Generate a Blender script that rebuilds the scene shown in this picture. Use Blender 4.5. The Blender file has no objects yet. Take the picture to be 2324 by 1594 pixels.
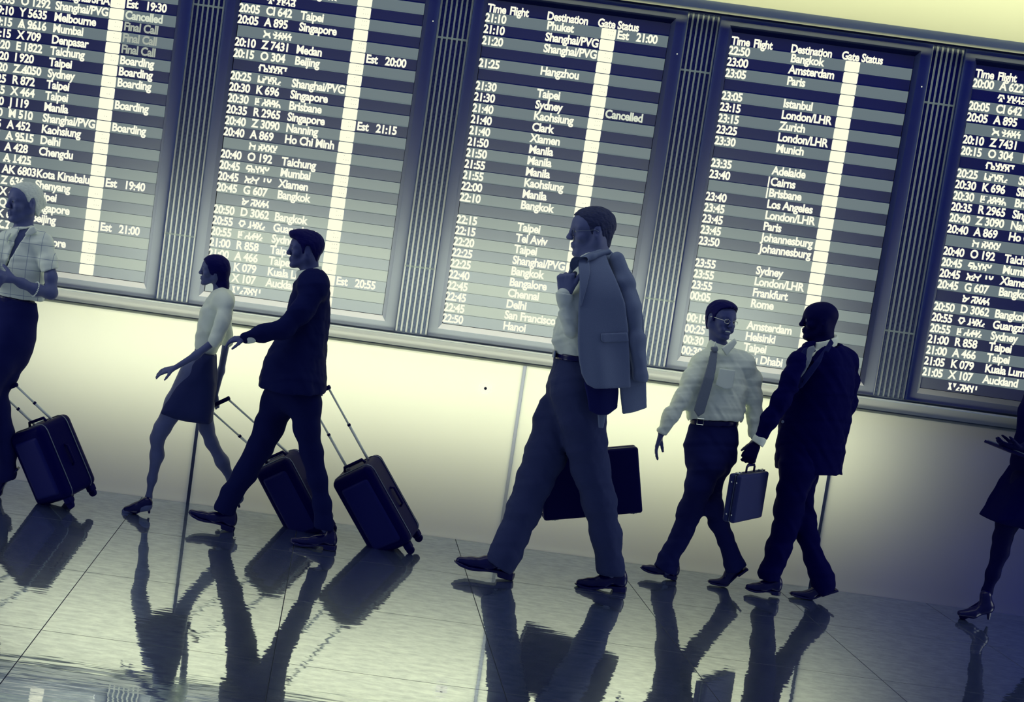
import bpy, math, random
import numpy as np
from mathutils import Matrix, Vector
random.seed(4)
C = bpy.context.scene
COL = C.collection

# ------------------------------------------------------------------ camera
F_PX, SH_X, PITCH, YAW, ROLL, DIST, EYE = 3197.34, -414.3, -0.0942141, 0.0041352, 0.1340398, 8.2915, 1.8
IW, IH = 2324, 1594
cam_d = bpy.data.cameras.new('camera')
cam = bpy.data.objects.new('camera', cam_d); COL.objects.link(cam)
cam_d.sensor_width = 36.0; cam_d.lens = 36.0 * F_PX / IW
cam_d.shift_x = -SH_X / IW
CAM_M = (Matrix.Rotation(YAW, 4, 'Z') @ Matrix.Rotation(math.pi / 2 + PITCH, 4, 'X') @ Matrix.Rotation(ROLL, 4, 'Z'))
cam.matrix_world = Matrix.Translation((0, -DIST, EYE)) @ CAM_M
cam_d.clip_end = 200
C.camera = cam

# ------------------------------------------------------------------ world and lamps
w = bpy.data.worlds.new('world'); C.world = w; w.use_nodes = True
bg = w.node_tree.nodes['Background']
bg.inputs['Color'].default_value = (0.20, 0.25, 0.42, 1)
bg.inputs['Strength'].default_value = 0.62
C.view_settings.view_transform = 'Standard'; C.view_settings.look = 'None'
C.view_settings.gamma = 1.0; C.view_settings.exposure = 0.0
C.view_settings.use_curve_mapping = False
try:
    C.cycles.max_bounces = 6; C.cycles.use_denoising = True
    C.cycles.sample_clamp_indirect = 4
except Exception:
    pass


def area(name, loc, size, power, col, rot):
    l = bpy.data.lights.new(name, 'AREA'); l.shape = 'RECTANGLE'
    l.size, l.size_y = size; l.energy = power; l.color = col
    o = bpy.data.objects.new(name, l); COL.objects.link(o)
    o.location = loc; o.rotation_euler = rot
    return o


CREAM = (1.0, 1.0, 0.84)
# unseen hall-facing lamps added behind the translucent wall for glow and board haze
area('added_wall_lamp', (0.55, 0.55, 0.88), (5.3, 0.2), 19, CREAM, (-math.pi / 2, 0, 0))
area('added_wall_lamp', (0.60, 0.48, 1.53), (4.2, 0.2), 12.5, CREAM, (-math.pi / 2, 0, 0))
area('added_fascia_lamp', (2.6, 0.55, 3.72), (6.5, 0.3), 34, (1.0, 1.0, 0.66), (-math.pi / 2, 0, 0))  # unseen lamp added behind the fascia to brighten it

# unseen lamps added: side pair to model the walkers, overhead one to lift floor
area('added_side_fill', (-7.5, -1.5, 2.6), (3.2, 3.0), 105, (.93, 1.0, .93), (0, -math.pi / 2 * 1.02, 0))
area('added_side_fill', (9.5, -1.6, 2.6), (3.2, 3.0), 120, (.93, 1.0, .93), (0, math.pi / 2 * 1.02, 0))
area('added_top_fill', (1.2, -1.6, 5.2), (9.0, 1.2), 60, (.93, 1.0, .95), (0, 0, 0))


# ------------------------------------------------------------------ small helpers
def ray(px, py):
    v = Vector(((px - IW / 2 - SH_X) / F_PX, -(py - IH / 2) / F_PX, -1.0))
    return CAM_M.to_3x3() @ v


def P(px, py, Y=0.0):
    """the point of the vertical plane y = Y that the photograph shows at (px, py)"""
    r = ray(px, py); t = (Y + DIST) / r.y
    return np.array((r.x * t, Y, EYE + r.z * t))


def G(px, py):
    """the point of the floor at (px, py)"""
    r = ray(px, py); t = -EYE / r.z
    return np.array((r.x * t, -DIST + r.y * t, 0.0))


def RM(rpx, Y):
    return rpx * (Y + DIST) / F_PX


def tag(o, label=None, cat=None, group=None, kind=None):
    if label: o['label'] = label
    if cat: o['category'] = cat
    if group: o['group'] = group
    if kind: o['kind'] = kind
    return o


def empty(name, loc, label=None, cat=None, group=None, kind=None):
    o = bpy.data.objects.new(name, None); COL.objects.link(o); o.location = tuple(loc)
    o.empty_display_size = 0.1
    return tag(o, label, cat, group, kind)


def origin_of(o):
    v = Vector((0, 0, 0))
    while o is not None:
        v += Vector(o.location); o = o.parent
    return v


def mesh_obj(name, verts, faces, m, parent=None, loc=None, smooth=False, **kw):
    """verts in world coordinates; the object's own origin is loc (or its parent's)"""
    base = origin_of(parent) if parent is not None else Vector((0, 0, 0))
    lo = Vector(loc) if loc is not None else base
    V = np.asarray(verts, float) - np.array(lo)
    if isinstance(faces, list):
        used = sorted({i for q in faces for i in q})
        if len(used) < len(V):
            ren = {a: b for b, a in enumerate(used)}; V = V[used]; faces = [tuple(ren[i] for i in q) for q in faces]
    me = bpy.data.meshes.new(name)
    me.from_pydata(V.tolist(), [], faces if isinstance(faces, list) else faces.tolist())
    me.materials.append(m)
    if smooth:
        me.polygons.foreach_set('use_smooth', np.ones(len(me.polygons), bool))
    me.update()
    o = bpy.data.objects.new(name, me); COL.objects.link(o)
    if parent is not None: o.parent = parent
    o.location = lo - base
    return tag(o, **kw)


class MB:
    def __init__(s): s.v = []; s.f = []
    def add(s, v, f):
        n = len(s.v); s.v += [tuple(map(float, q)) for q in v]; s.f += [tuple(i + n for i in q) for q in f]; return s
    def box(s, a, b, skip=()):
        x0, y0, z0 = a; x1, y1, z1 = b
        v = [(x0, y0, z0), (x1, y0, z0), (x1, y1, z0), (x0, y1, z0), (x0, y0, z1), (x1, y0, z1), (x1, y1, z1), (x0, y1, z1)]
        f = {'bottom': (0, 3, 2, 1), 'top': (4, 5, 6, 7), 'front': (0, 1, 5, 4), 'right': (1, 2, 6, 5), 'back': (2, 3, 7, 6), 'left': (3, 0, 4, 7)}
        return s.add(v, [q for k, q in f.items() if k not in skip])
    def obox(s, c, R, half, bev=0.0):
        """oriented box, optionally with chamfered edges; R columns are its axes"""
        c = np.array(c, float); R = np.array(R, float)
        hx, hy, hz = half; b = min(bev, hx * .9, hy * .9, hz * .9)
        if b <= 0:
            v = [c + R @ np.array((x * hx, y * hy, z * hz)) for z in (-1, 1) for x, y in ((-1, -1), (1, -1), (1, 1), (-1, 1))]
            return s.add(v, [(0, 3, 2, 1), (4, 5, 6, 7), (0, 1, 5, 4), (1, 2, 6, 5), (2, 3, 7, 6), (3, 0, 4, 7)])
        import itertools
        pts = []
        for sx, sy, sz in itertools.product((-1, 1), repeat=3):
            pts += [(sx * hx, sy * (hy - b), sz * (hz - b)), (sx * (hx - b), sy * hy, sz * (hz - b)), (sx * (hx - b), sy * (hy - b), sz * hz)]
        import bmesh
        bm = bmesh.new()
        for q in pts: bm.verts.new(c + R @ np.array(q))
        r = bmesh.ops.convex_hull(bm, input=bm.verts)
        bm.verts.index_update()
        v = [tuple(q.co) for q in bm.verts]; f = [tuple(q.index for q in fc.verts) for fc in bm.faces]
        bm.free()
        return s.add(v, f)
    def tube(s, pts, r, n=10, closed=False, ry=None):
        pts = [np.array(p, float) for p in pts]; m = len(pts)
        rr = r if isinstance(r, (list, tuple)) else [r] * m
        rings = []
        up = None
        for i, p in enumerate(pts):
            if closed: d = pts[(i + 1) % m] - pts[i - 1]
            else: d = pts[min(i + 1, m - 1)] - pts[max(i - 1, 0)]
            d = d / (np.linalg.norm(d) + 1e-12)
            if up is None:
                up = np.array((0, 0, 1.)) if abs(d[2]) < .9 else np.array((0, 1., 0))
            a = np.cross(d, up); a /= np.linalg.norm(a) + 1e-12
            b = np.cross(a, d); up = b
            rings.append([p + (a * math.cos(2 * math.pi * k / n) + b * math.sin(2 * math.pi * k / n)) * rr[i] for k in range(n)])
        v = [q for g in rings for q in g]; f = []
        for i in range(m if closed else m - 1):
            j = (i + 1) % m
            for k in range(n):
                f.append((i * n + k, i * n + (k + 1) % n, j * n + (k + 1) % n, j * n + k))
        if not closed:
            f.append(tuple(range(n - 1, -1, -1))); f.append(tuple((m - 1) * n + k for k in range(n)))
        return s.add(v, f)
    def lathe(s, c, prof, axis=(0, -1, 0), n=24):
        ax = np.array(axis, float); ax /= np.linalg.norm(ax)
        a = np.cross(ax, (0, 0, 1.)) if abs(ax[2]) < .9 else np.cross(ax, (0, 1., 0)); a /= np.linalg.norm(a); b = np.cross(ax, a)
        c = np.array(c, float); v = []; f = []
        for r, h in prof:
            for k in range(n):
                t = 2 * math.pi * k / n
                v.append(c + ax * h + (a * math.cos(t) + b * math.sin(t)) * r)
        m = len(prof)
        for i in range(m - 1):
            for k in range(n):
                f.append((i * n + k, i * n + (k + 1) % n, (i + 1) * n + (k + 1) % n, (i + 1) * n + k))
        f.append(tuple(range(n - 1, -1, -1))); f.append(tuple((m - 1) * n + k for k in range(n)))
        return s.add(v, f)
    def build(s, name, m, parent=None, **kw):
        return mesh_obj(name, s.v, s.f, m, parent, **kw)


# ------------------------------------------------------------------ materials
def new_mat(name):
    m = bpy.data.materials.new(name); m.use_nodes = True
    nt = m.node_tree; nt.nodes.clear()
    out = nt.nodes.new('ShaderNodeOutputMaterial')
    return m, nt, out


def mat(name, col, rough=0.7, metal=0.0, spec=0.3, grain=0.0, gscale=60, sheen=0.0, coat=0.0, bump=0.0, stretch=(1, 1, 1)):
    m, nt, out = new_mat(name)
    b = nt.nodes.new('ShaderNodeBsdfPrincipled')
    b.inputs['Base Color'].default_value = (*col, 1)
    b.inputs['Roughness'].default_value = rough
    b.inputs['Metallic'].default_value = metal
    b.inputs['Specular IOR Level'].default_value = spec
    b.inputs['Sheen Weight'].default_value = sheen
    b.inputs['Coat Weight'].default_value = coat
    if grain or bump:
        tc = nt.nodes.new('ShaderNodeTexCoord'); mp = nt.nodes.new('ShaderNodeMapping'); mp.inputs['Scale'].default_value = stretch
        nz = nt.nodes.new('ShaderNodeTexNoise'); nz.inputs['Scale'].default_value = gscale; nz.inputs['Detail'].default_value = 4
        nt.links.new(tc.outputs['Object'], mp.inputs[0]); nt.links.new(mp.outputs[0], nz.inputs['Vector'])
        if grain:
            mx = nt.nodes.new('ShaderNodeMix'); mx.data_type = 'RGBA'
            mx.inputs[6].default_value = (*[c * (1 - grain) for c in col], 1)
            mx.inputs[7].default_value = (*[min(1, c * (1 + grain)) for c in col], 1)
            nt.links.new(nz.outputs['Fac'], mx.inputs[0]); nt.links.new(mx.outputs[2], b.inputs['Base Color'])
        if bump:
            bp = nt.nodes.new('ShaderNodeBump'); bp.inputs['Strength'].default_value = bump; bp.inputs['Distance'].default_value = .004
            nt.links.new(nz.outputs['Fac'], bp.inputs['Height']); nt.links.new(bp.outputs[0], b.inputs['Normal'])
    nt.links.new(b.outputs[0], out.inputs[0])
    return m


def mat_glow(name, trans, diff, emit=None, estr=1.0, gloss=0.0, perf=None, grain=0.04):
    """translucent sheet that lets the lamps added behind the wall through; emit for what is a lit display itself"""
    m, nt, out = new_mat(name)
    t = nt.nodes.new('ShaderNodeBsdfTranslucent'); d = nt.nodes.new('ShaderNodeBsdfDiffuse')
    t.inputs[0].default_value = (*trans, 1); d.inputs[0].default_value = (*diff, 1)
    tc = nt.nodes.new('ShaderNodeTexCoord')
    if perf:
        mp = nt.nodes.new('ShaderNodeMapping'); mp.inputs['Scale'].default_value = (perf, perf, perf); mp.inputs['Rotation'].default_value = (math.pi / 2, 0, 0)
        vo = nt.nodes.new('ShaderNodeTexVoronoi'); vo.voronoi_dimensions = '2D'; vo.inputs['Randomness'].default_value = 0.0
        vo.inputs['Scale'].default_value = 1.0
        rp = nt.nodes.new('ShaderNodeValToRGB')
        rp.color_ramp.elements[0].position = .30; rp.color_ramp.elements[0].color = (*[c * .2 for c in trans], 1)
        rp.color_ramp.elements[1].position = .40; rp.color_ramp.elements[1].color = (*trans, 1)
        nt.links.new(tc.outputs['Object'], mp.inputs[0]); nt.links.new(mp.outputs[0], vo.inputs['Vector'])
        nt.links.new(vo.outputs['Distance'], rp.inputs[0]); nt.links.new(rp.outputs[0], t.inputs[0])
    elif grain:
        nz = nt.nodes.new('ShaderNodeTexNoise'); nz.inputs['Scale'].default_value = 3.0; nz.inputs['Detail'].default_value = 6
        mx = nt.nodes.new('ShaderNodeMix'); mx.data_type = 'RGBA'
        mx.inputs[6].default_value = (*[c * (1 - grain) for c in trans], 1); mx.inputs[7].default_value = (*[min(1, c * (1 + grain)) for c in trans], 1)
        nt.links.new(tc.outputs['Object'], nz.inputs['Vector']); nt.links.new(nz.outputs['Fac'], mx.inputs[0]); nt.links.new(mx.outputs[2], t.inputs[0])
    a = nt.nodes.new('ShaderNodeAddShader')
    nt.links.new(t.outputs[0], a.inputs[0]); nt.links.new(d.outputs[0], a.inputs[1])
    last = a
    if emit:
        e = nt.nodes.new('ShaderNodeEmission'); e.inputs[0].default_value = (*emit, 1); e.inputs[1].default_value = estr
        a2 = nt.nodes.new('ShaderNodeAddShader'); nt.links.new(last.outputs[0], a2.inputs[0]); nt.links.new(e.outputs[0], a2.inputs[1]); last = a2
    nt.links.new(last.outputs[0], out.inputs[0])
    return m


def mat_emit(name, col, s=1.0):
    m, nt, out = new_mat(name)
    e = nt.nodes.new('ShaderNodeEmission'); e.inputs[0].default_value = (*col, 1); e.inputs[1].default_value = s
    nt.links.new(e.outputs[0], out.inputs[0]); return m


M = {}
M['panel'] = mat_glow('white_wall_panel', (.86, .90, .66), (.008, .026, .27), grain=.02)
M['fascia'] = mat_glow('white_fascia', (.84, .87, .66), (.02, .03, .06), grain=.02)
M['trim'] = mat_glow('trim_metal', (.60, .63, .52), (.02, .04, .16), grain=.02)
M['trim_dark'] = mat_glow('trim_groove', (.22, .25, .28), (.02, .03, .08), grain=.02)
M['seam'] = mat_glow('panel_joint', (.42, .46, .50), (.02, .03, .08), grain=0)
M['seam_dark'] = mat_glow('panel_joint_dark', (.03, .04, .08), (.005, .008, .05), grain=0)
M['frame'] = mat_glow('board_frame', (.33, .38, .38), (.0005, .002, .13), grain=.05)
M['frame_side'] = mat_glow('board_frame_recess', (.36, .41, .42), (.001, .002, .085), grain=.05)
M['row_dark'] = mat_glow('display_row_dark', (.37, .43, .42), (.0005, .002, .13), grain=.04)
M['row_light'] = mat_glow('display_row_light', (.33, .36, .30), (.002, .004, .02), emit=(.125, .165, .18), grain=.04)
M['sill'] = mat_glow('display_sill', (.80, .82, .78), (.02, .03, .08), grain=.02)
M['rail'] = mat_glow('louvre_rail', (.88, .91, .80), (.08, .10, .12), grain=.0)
M['mesh'] = mat_glow('perforated_sheet', (.17, .22, .27), (.0005, .002, .11), perf=130)
M['tile_lit'] = mat_emit('lit_gate_tile', (1.0, 1.0, .76), 1.02)
M['letters'] = mat_emit('lit_lettering', (1.0, 1.0, .80), 1.0)
M['letters_dim'] = mat_emit('dim_lettering', (.45, .50, .42), .85)
M['letters_pale'] = mat_emit('pale_lettering', (.72, .78, .62), .95)
M['dots'] = mat('dark_digit_marks', (.25, .3, .25), 1)
M['opaque'] = mat('light_blocker', (.02, .02, .03), 1)
M['disc'] = mat_emit('white_disc_glow', (1.0, 1.0, .80), 1.0)  # white plate's brightness put in as emission; it is no lamp
M['lens'] = mat('dark_lens', (.03, .035, .06), .3)


# ------------------------------------------------------------------ floor material
def floor_mat():
    m, nt, out = new_mat('polished_stone_floor')
    tc = nt.nodes.new('ShaderNodeTexCoord')
    geo = nt.nodes.new('ShaderNodeNewGeometry')
    mp = nt.nodes.new('ShaderNodeMapping'); mp.inputs['Scale'].default_value = (1.6, 11.0, 1.0)
    nt.links.new(geo.outputs['Position'], mp.inputs[0])
    n1 = nt.nodes.new('ShaderNodeTexNoise'); n1.inputs['Scale'].default_value = 1.7; n1.inputs['Detail'].default_value = 2.0; n1.inputs['Roughness'].default_value = .45
    nt.links.new(mp.outputs[0], n1.inputs['Vector'])
    bp = nt.nodes.new('ShaderNodeBump'); bp.inputs['Strength'].default_value = .24; bp.inputs['Distance'].default_value = .0022
    nt.links.new(n1.outputs['Fac'], bp.inputs['Height'])
    mp2 = nt.nodes.new('ShaderNodeMapping'); mp2.inputs['Scale'].default_value = (1.0, 2.4, 1.0); mp2.inputs['Rotation'].default_value = (0, 0, .12)
    nt.links.new(geo.outputs['Position'], mp2.inputs[0])
    n2 = nt.nodes.new('ShaderNodeTexNoise'); n2.inputs['Scale'].default_value = 12; n2.inputs['Detail'].default_value = 9; n2.inputs['Roughness'].default_value = .75
    nt.links.new(mp2.outputs[0], n2.inputs['Vector'])
    rp = nt.nodes.new('ShaderNodeValToRGB')
    rp.color_ramp.elements[0].position = .36; rp.color_ramp.elements[0].color = (.46, .49, .52, 1)
    rp.color_ramp.elements[1].position = .62; rp.color_ramp.elements[1].color = (.66, .69, .69, 1)
    nt.links.new(n2.outputs['Fac'], rp.inputs[0])
    g = nt.nodes.new('ShaderNodeBsdfGlossy'); g.inputs['Roughness'].default_value = .028
    nt.links.new(rp.outputs[0], g.inputs[0]); nt.links.new(bp.outputs[0], g.inputs['Normal'])
    g2 = nt.nodes.new('ShaderNodeBsdfGlossy'); g2.inputs['Roughness'].default_value = .24
    mr = nt.nodes.new('ShaderNodeValToRGB'); mr.color_ramp.elements[0].position = .3; mr.color_ramp.elements[0].color = (.06, .07, .085, 1)
    mr.color_ramp.elements[1].position = .7; mr.color_ramp.elements[1].color = (.13, .145, .145, 1)
    nt.links.new(n2.outputs['Fac'], mr.inputs[0]); nt.links.new(mr.outputs[0], g2.inputs[0])
    d = nt.nodes.new('ShaderNodeBsdfDiffuse')
    rp2 = nt.nodes.new('ShaderNodeValToRGB')
    rp2.color_ramp.elements[0].position = .35; rp2.color_ramp.elements[0].color = (.012, .018, .045, 1)
    rp2.color_ramp.elements[1].position = .65; rp2.color_ramp.elements[1].color = (.022, .030, .05, 1)
    nt.links.new(n2.outputs['Fac'], rp2.inputs[0]); nt.links.new(rp2.outputs[0], d.inputs[0])
    a = nt.nodes.new('ShaderNodeAddShader'); nt.links.new(g.outputs[0], a.inputs[0]); nt.links.new(d.outputs[0], a.inputs[1])
    a3 = nt.nodes.new('ShaderNodeAddShader'); nt.links.new(a.outputs[0], a3.inputs[0]); nt.links.new(g2.outputs[0], a3.inputs[1])
    nt.links.new(a3.outputs[0], out.inputs[0])
    return m


M['floor'] = floor_mat()
M['grout'] = mat('grout', (.07, .085, .13), .9)

# ------------------------------------------------------------------ floor: tiles with recessed joints
TILE = .943
flr = empty('floor', (0, 0, 0), kind='structure')
MB().box((-7.2, -9.6, -.06), (8.6, .0, -.012)).build('grout_bed', M['grout'], flr)
g_ = .0013; e_ = .0009
tv = MB()
h = TILE / 2 - g_
tv.add([(-h, -h, -.03), (h, -h, -.03), (h, h, -.03), (-h, h, -.03), (-h, -h, -e_), (h, -h, -e_), (h, h, -e_), (-h, h, -e_),
        (-h + e_, -h + e_, 0), (h - e_, -h + e_, 0), (h - e_, h - e_, 0), (-h + e_, h - e_, 0)],
       [(0, 1, 5, 4), (1, 2, 6, 5), (2, 3, 7, 6), (3, 0, 4, 7), (4, 5, 9, 8), (5, 6, 10, 9), (6, 7, 11, 10), (7, 4, 8, 11), (8, 9, 10, 11)])
tile_me = None
y_joint = -.873
for j in range(10):
    for i in range(-8, 9):
        cx = .861 + (i + .5) * TILE - 0 * TILE
        cy = y_joint + TILE / 2 - j * TILE
        if tile_me is None:
            o = tv.build('tile', M['floor'], flr); tile_me = o.data; tile_me.materials.append(M['grout'])
            for q_ in tile_me.polygons: q_.material_index = 0 if q_.index == len(tile_me.polygons) - 1 else 1
        else:
            o = bpy.data.objects.new('tile', tile_me); COL.objects.link(o); o.parent = flr
        o.location = (cx, cy, 0)

# ------------------------------------------------------------------ back wall: lower panels, ledge, fascia
wl = empty('wall_back', (0, 0, 0), kind='structure')
PW = 1.873
for i in range(-3, 4):
    x0 = 1.121 + (i - 1) * PW; x1 = x0 + PW
    MB().box((x0 + .010, -.012, .0), (x1 - .010, .0, 1.094), skip=('back',)).build('panel', M['panel'], wl)
    dark = i in (0, 2)
    MB().box((x0 - .0105, -.006, .0), (x0 + .0105, .0, 1.094), skip=('back',)).build('joint_strip', M['seam_dark'] if dark else M['seam'], wl,
             label='dark joint between wall panels' if dark else None)
PITCHB = 1.4165
XL, XR = -4.9, 8.0
t1 = empty('trim_1', (0, 0, 0), kind='structure')
MB().box((XL, -.050, 1.108), (XR, 0, 1.170), skip=('back', 'top')).build('rail', M['trim'], t1)
MB().add([(XL, -.052, 1.166), (XR, -.052, 1.166), (XR, -.046, 1.174), (XL, -.046, 1.174), (XL, 0, 1.176), (XR, 0, 1.176)],
         [(0, 1, 2, 3), (3, 2, 5, 4)]).build('top_edge', M['panel'], t1)
MB().box((XL, -.030, 1.100), (XR, 0, 1.110), skip=('back',)).build('groove', M['trim_dark'], t1)
MB().box((XL, -.020, 1.086), (XR, -.0, 1.100), skip=('back',)).build('lower_lip', M['trim'], t1)
MB().box((XL, -.02, 1.176), (XR, 0, 1.190), skip=('back',)).build('upper_lip', M['trim_dark'], t1)
t2 = empty('trim_2', (0, 0, 0), kind='structure')
MB().box((XL, -.10, 3.252), (XR, 0, 3.300), skip=('back',)).build('soffit_strip', M['trim'], t2)
MB().box((XL, -.015, 3.236), (XR, 0, 3.252), skip=('back',)).build('shadow_gap', M['seam_dark'], t2)
MB().box((XL, -.08, 3.300), (XR, 0, 5.3), skip=('back',)).build('wall_upper', M['fascia'], None, kind='structure')
# plain wall either side of the run of boards
for nm, a_, b_ in (('wall_left', XL, .606 - 2 * PITCHB - .083), ('wall_right', .606 + 2 * PITCHB + 1.139, XR)):
    MB().box((a_, -.012, 1.190), (b_, 0, 3.236), skip=('back',)).build(nm, M['frame'], None, kind='structure')
# unseen casing added behind the wall to block ambient light and separate lamps
MB().box((XL, 0.02, -.02), (XR, 1.5, -.0)).box((XL, 1.5, -.02), (XR, 1.55, 5.3)).box((XL - .04, -.0, -.02), (XL, 1.55, 5.3)).box((XR, -.0, -.02), (XR + .04, 1.55, 5.3)) \
    .box((XL, .04, 3.243), (XR, 1.5, 3.256)).box((XL, 0, 5.3), (XR, 1.55, 5.34)).build('light_blocking_casing', M['opaque'], wl, label='unseen dark casing added behind the wall to block light')

# ------------------------------------------------------------------ flight boards
ROWH = .0649
ZTOP = 3.087


def text_mesh(s, size, bold=.036, xs=.88, space=.95):
    cu = bpy.data.curves.new('t', 'FONT'); cu.body = s; cu.size = size; cu.offset = bold * size
    cu.resolution_u = 3; cu.space_character = space; cu.extrude = .0006
    ob = bpy.data.objects.new('t', cu); COL.objects.link(ob)
    me = bpy.data.meshes.new_from_object(ob)
    v = np.empty(len(me.vertices) * 3); me.vertices.foreach_get('co', v); v = v.reshape(-1, 3)
    f = [tuple(p.vertices) for p in me.polygons]
    bpy.data.objects.remove(ob); bpy.data.curves.remove(cu); bpy.data.meshes.remove(me)
    v[:, 0] *= xs
    return v, f


def cut_text(v, f, lo=None, hi=None):
    import bmesh
    bm = bmesh.new(); vs = [bm.verts.new(q) for q in v]
    for q in f:
        try: bm.faces.new([vs[i] for i in q])
        except ValueError: pass
    for y, no in ((lo, -1), (hi, 1)):
        if y is None: continue
        bmesh.ops.bisect_plane(bm, geom=bm.verts[:] + bm.edges[:] + bm.faces[:], plane_co=(0, y, 0), plane_no=(0, no, 0), clear_outer=True)
    bm.verts.index_update()
    r = [tuple(q.co) for q in bm.verts], [tuple(x.index for x in q.verts) for q in bm.faces]
    bm.free()
    return np.array(r[0]).reshape(-1, 3), r[1]


TS = .0665
BLINES = {
    1: dict(x=.140, rows={
        1: ('18:55', 'A 311', 'Osaka'), 2: ('18:55', 'K 520', 'Seoul'), 3: ('19:00', 'C 416', 'Taipei'), 4: ('19:05', 'F 830', 'Shanghai/SHA', 'Est   19:30'),
        5: ('19:05', 'O 1292', 'Shanghai/PVG', '~Cancelled'), 6: ('19:10', 'Y 5635', 'Melbourne', '-Final Call'), 7: ('19:15', 'A 9616', 'Mumbai', '-Final Call'),
        8: ('19:15', 'X 709', 'Denpasar', '-Final Call'), 9: ('19:20', 'E 1822', 'Taichung', 'Boarding'), 10: ('19:20', 'I 920', 'Taipei', 'Boarding'),
        11: ('19:20', 'Z 4050', 'Sydney', 'Boarding'), 12: ('19:25', 'R 872', 'Taipei'), 13: ('19:25', 'X 464', 'Taipei', 'Boarding'), 14: ('19:30', 'J 119', 'Manila'),
        15: ('19:30', 'M 510', 'Shanghai/PVG', 'Boarding'), 16: ('19:35', 'A 452', 'Kaohsiung'), 17: ('19:35', 'A 9515', 'Delhi'), 18: ('19:40', 'A 428', 'Chengdu'),
        19: ('', 'A 1425', ''), 20: ('19:40', 'AK 6803', 'Kota Kinabalu', 'Est   19:40'), 21: ('19:45', 'Z 636', 'Shenyang'), 22: ('19:45', 'X 417', 'Taipei'),
        23: ('19:50', 'Q 7', 'Singapore'), 24: ('19:50', 'K 61', 'Beijing', 'Est   21:00'), 25: ('', 'K 7', ''), 26: ('19:55', 'S 18', 'Singapore')},
        cut={7: 'A 875', 11: 'S 208', 15: 'N 510', 17: 'N 870', 19: 'X 9120', 25: 'J 312'}),
    2: dict(rows={
        1: ('20:00', 'A 622', 'Bangkok'), 3: ('20:05', 'CI 642', 'Taipei'), 4: ('20:05', 'A 895', 'Singapore'), 6: ('20:10', 'Z 7431', 'Medan', 'Est   20:00'),
        7: ('20:15', 'O 304', 'Beijing'), 9: ('20:25', '', 'Shanghai/PVG'), 10: ('20:30', 'K 696', 'Singapore'), 11: ('20:30', '', 'Brisbane'),
        12: ('20:35', 'R 2965', 'Singapore', 'Est   21:15'), 13: ('20:40', 'Z 3090', 'Nanning'), 14: ('20:40', 'A 869', 'Ho Chi Minh'), 16: ('20:40', 'O 192', 'Taichung'),
        17: ('20:45', '', 'Mumbai'), 18: ('20:45', '', 'Xiamen'), 19: ('20:45', 'G 607', 'Bangkok'), 21: ('20:50', 'D 3062', 'Bangkok'), 22: ('20:55', '', 'Guangzhou'),
        23: ('20:55', '', 'Sydney'), 24: ('21:00', 'R 858', 'Taipei'), 25: ('21:00', 'A 466', 'Taipei'), 26: ('21:05', 'K 079', 'Kuala Lumpur', 'Est   20:55'), 27: ('21:05', 'X 107', 'Auckland')},
        cuts=[(2, 'A 0014', 1), (3, 'A 6528', 0), (5, 'C 3202', 1), (6, 'Q 6021', 0), (8, 'A 0084', 1), (9, 'J 8460', 0), (9, 'J 506', 1), (10, 'M 506', 0), (11, 'IF 000', 1),
              (12, 'E 0070', 0), (15, 'C 3000', 1), (16, 'U 0206', 0), (17, 'A 000', 1), (18, '7812', 0), (18, 'CO 10', 1), (19, '061', 0), (20, 'C 4027', 1), (21, 'K 0002', 0),
              (22, 'A 100', 1), (23, 'Y 4706', 0), (23, 'IF 120', 1), (24, 'E 0076', 0), (28, 'W 4001', 1), (29, 'A 6021', 0)]),
    3: dict(rows={
        1: ('21:10', '', 'Phuket', 'Est   21:00'), 2: ('21:10', '', 'Shanghai/PVG'), 3: ('21:20', '', 'Shanghai/PVG'), 5: ('21:25', '', 'Hangzhou'), 7: ('21:30', '', 'Taipei'),
        8: ('21:30', '', 'Sydney', '~Cancelled'), 9: ('21:40', '', 'Kaohsiung'), 10: ('21:40', '', 'Clark'), 11: ('21:40', '', 'Xiamen'), 12: ('21:50', '', 'Manila'), 13: ('21:50', '', 'Manila'),
        14: ('21:55', '', 'Manila'), 15: ('21:55', '', 'Kaohsiung'), 16: ('22:00', '', 'Manila'), 17: ('22:10', '', 'Bangkok'), 19: ('22:15', '', 'Taipei'), 20: ('22:15', '', 'Tel Aviv'),
        21: ('22:20', '', 'Taipei'), 22: ('22:25', '', 'Shanghai/PVG'), 23: ('22:25', '', 'Bangkok'), 24: ('22:40', '', 'Bangalore'), 25: ('22:45', '', 'Chennai'), 26: ('22:45', '', 'Delhi'),
        27: ('22:45', '', 'San Francisco'), 28: ('22:50', '', 'Hanoi')}),
    4: dict(rows={
        1: ('22:50', '', 'Bangkok'), 2: ('23:00', '', 'Amsterdam'), 3: ('23:05', '', 'Paris'), 5: ('23:05', '', 'Istanbul'), 6: ('23:15', '', 'London/LHR'), 7: ('23:15', '', 'Zurich'),
        8: ('23:25', '', 'London/LHR'), 9: ('23:30', '', 'Munich'), 11: ('23:35', '', 'Adelaide'), 12: ('23:40', '', 'Cairns'), 13: ('', '', 'Brisbane'), 14: ('23:40', '', 'Los Angeles'),
        15: ('23:45', '', 'London/LHR'), 16: ('23:45', '', 'Paris'), 17: ('23:45', '', 'Johannesburg'), 18: ('23:50', '', 'Johannesburg'), 20: ('23:55', '', 'Sydney'), 21: ('23:55', '', 'London/LHR'),
        22: ('23:55', '', 'Frankfurt'), 23: ('00:05', '', 'Rome'), 25: ('00:15', '', 'Amsterdam'), 26: ('00:25', '', 'Helsinki'), 27: ('00:30', '', 'Taipei'), 28: ('00:30', '', 'Abu Dhabi')}),
}
BLINES[5] = BLINES[2]
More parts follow.
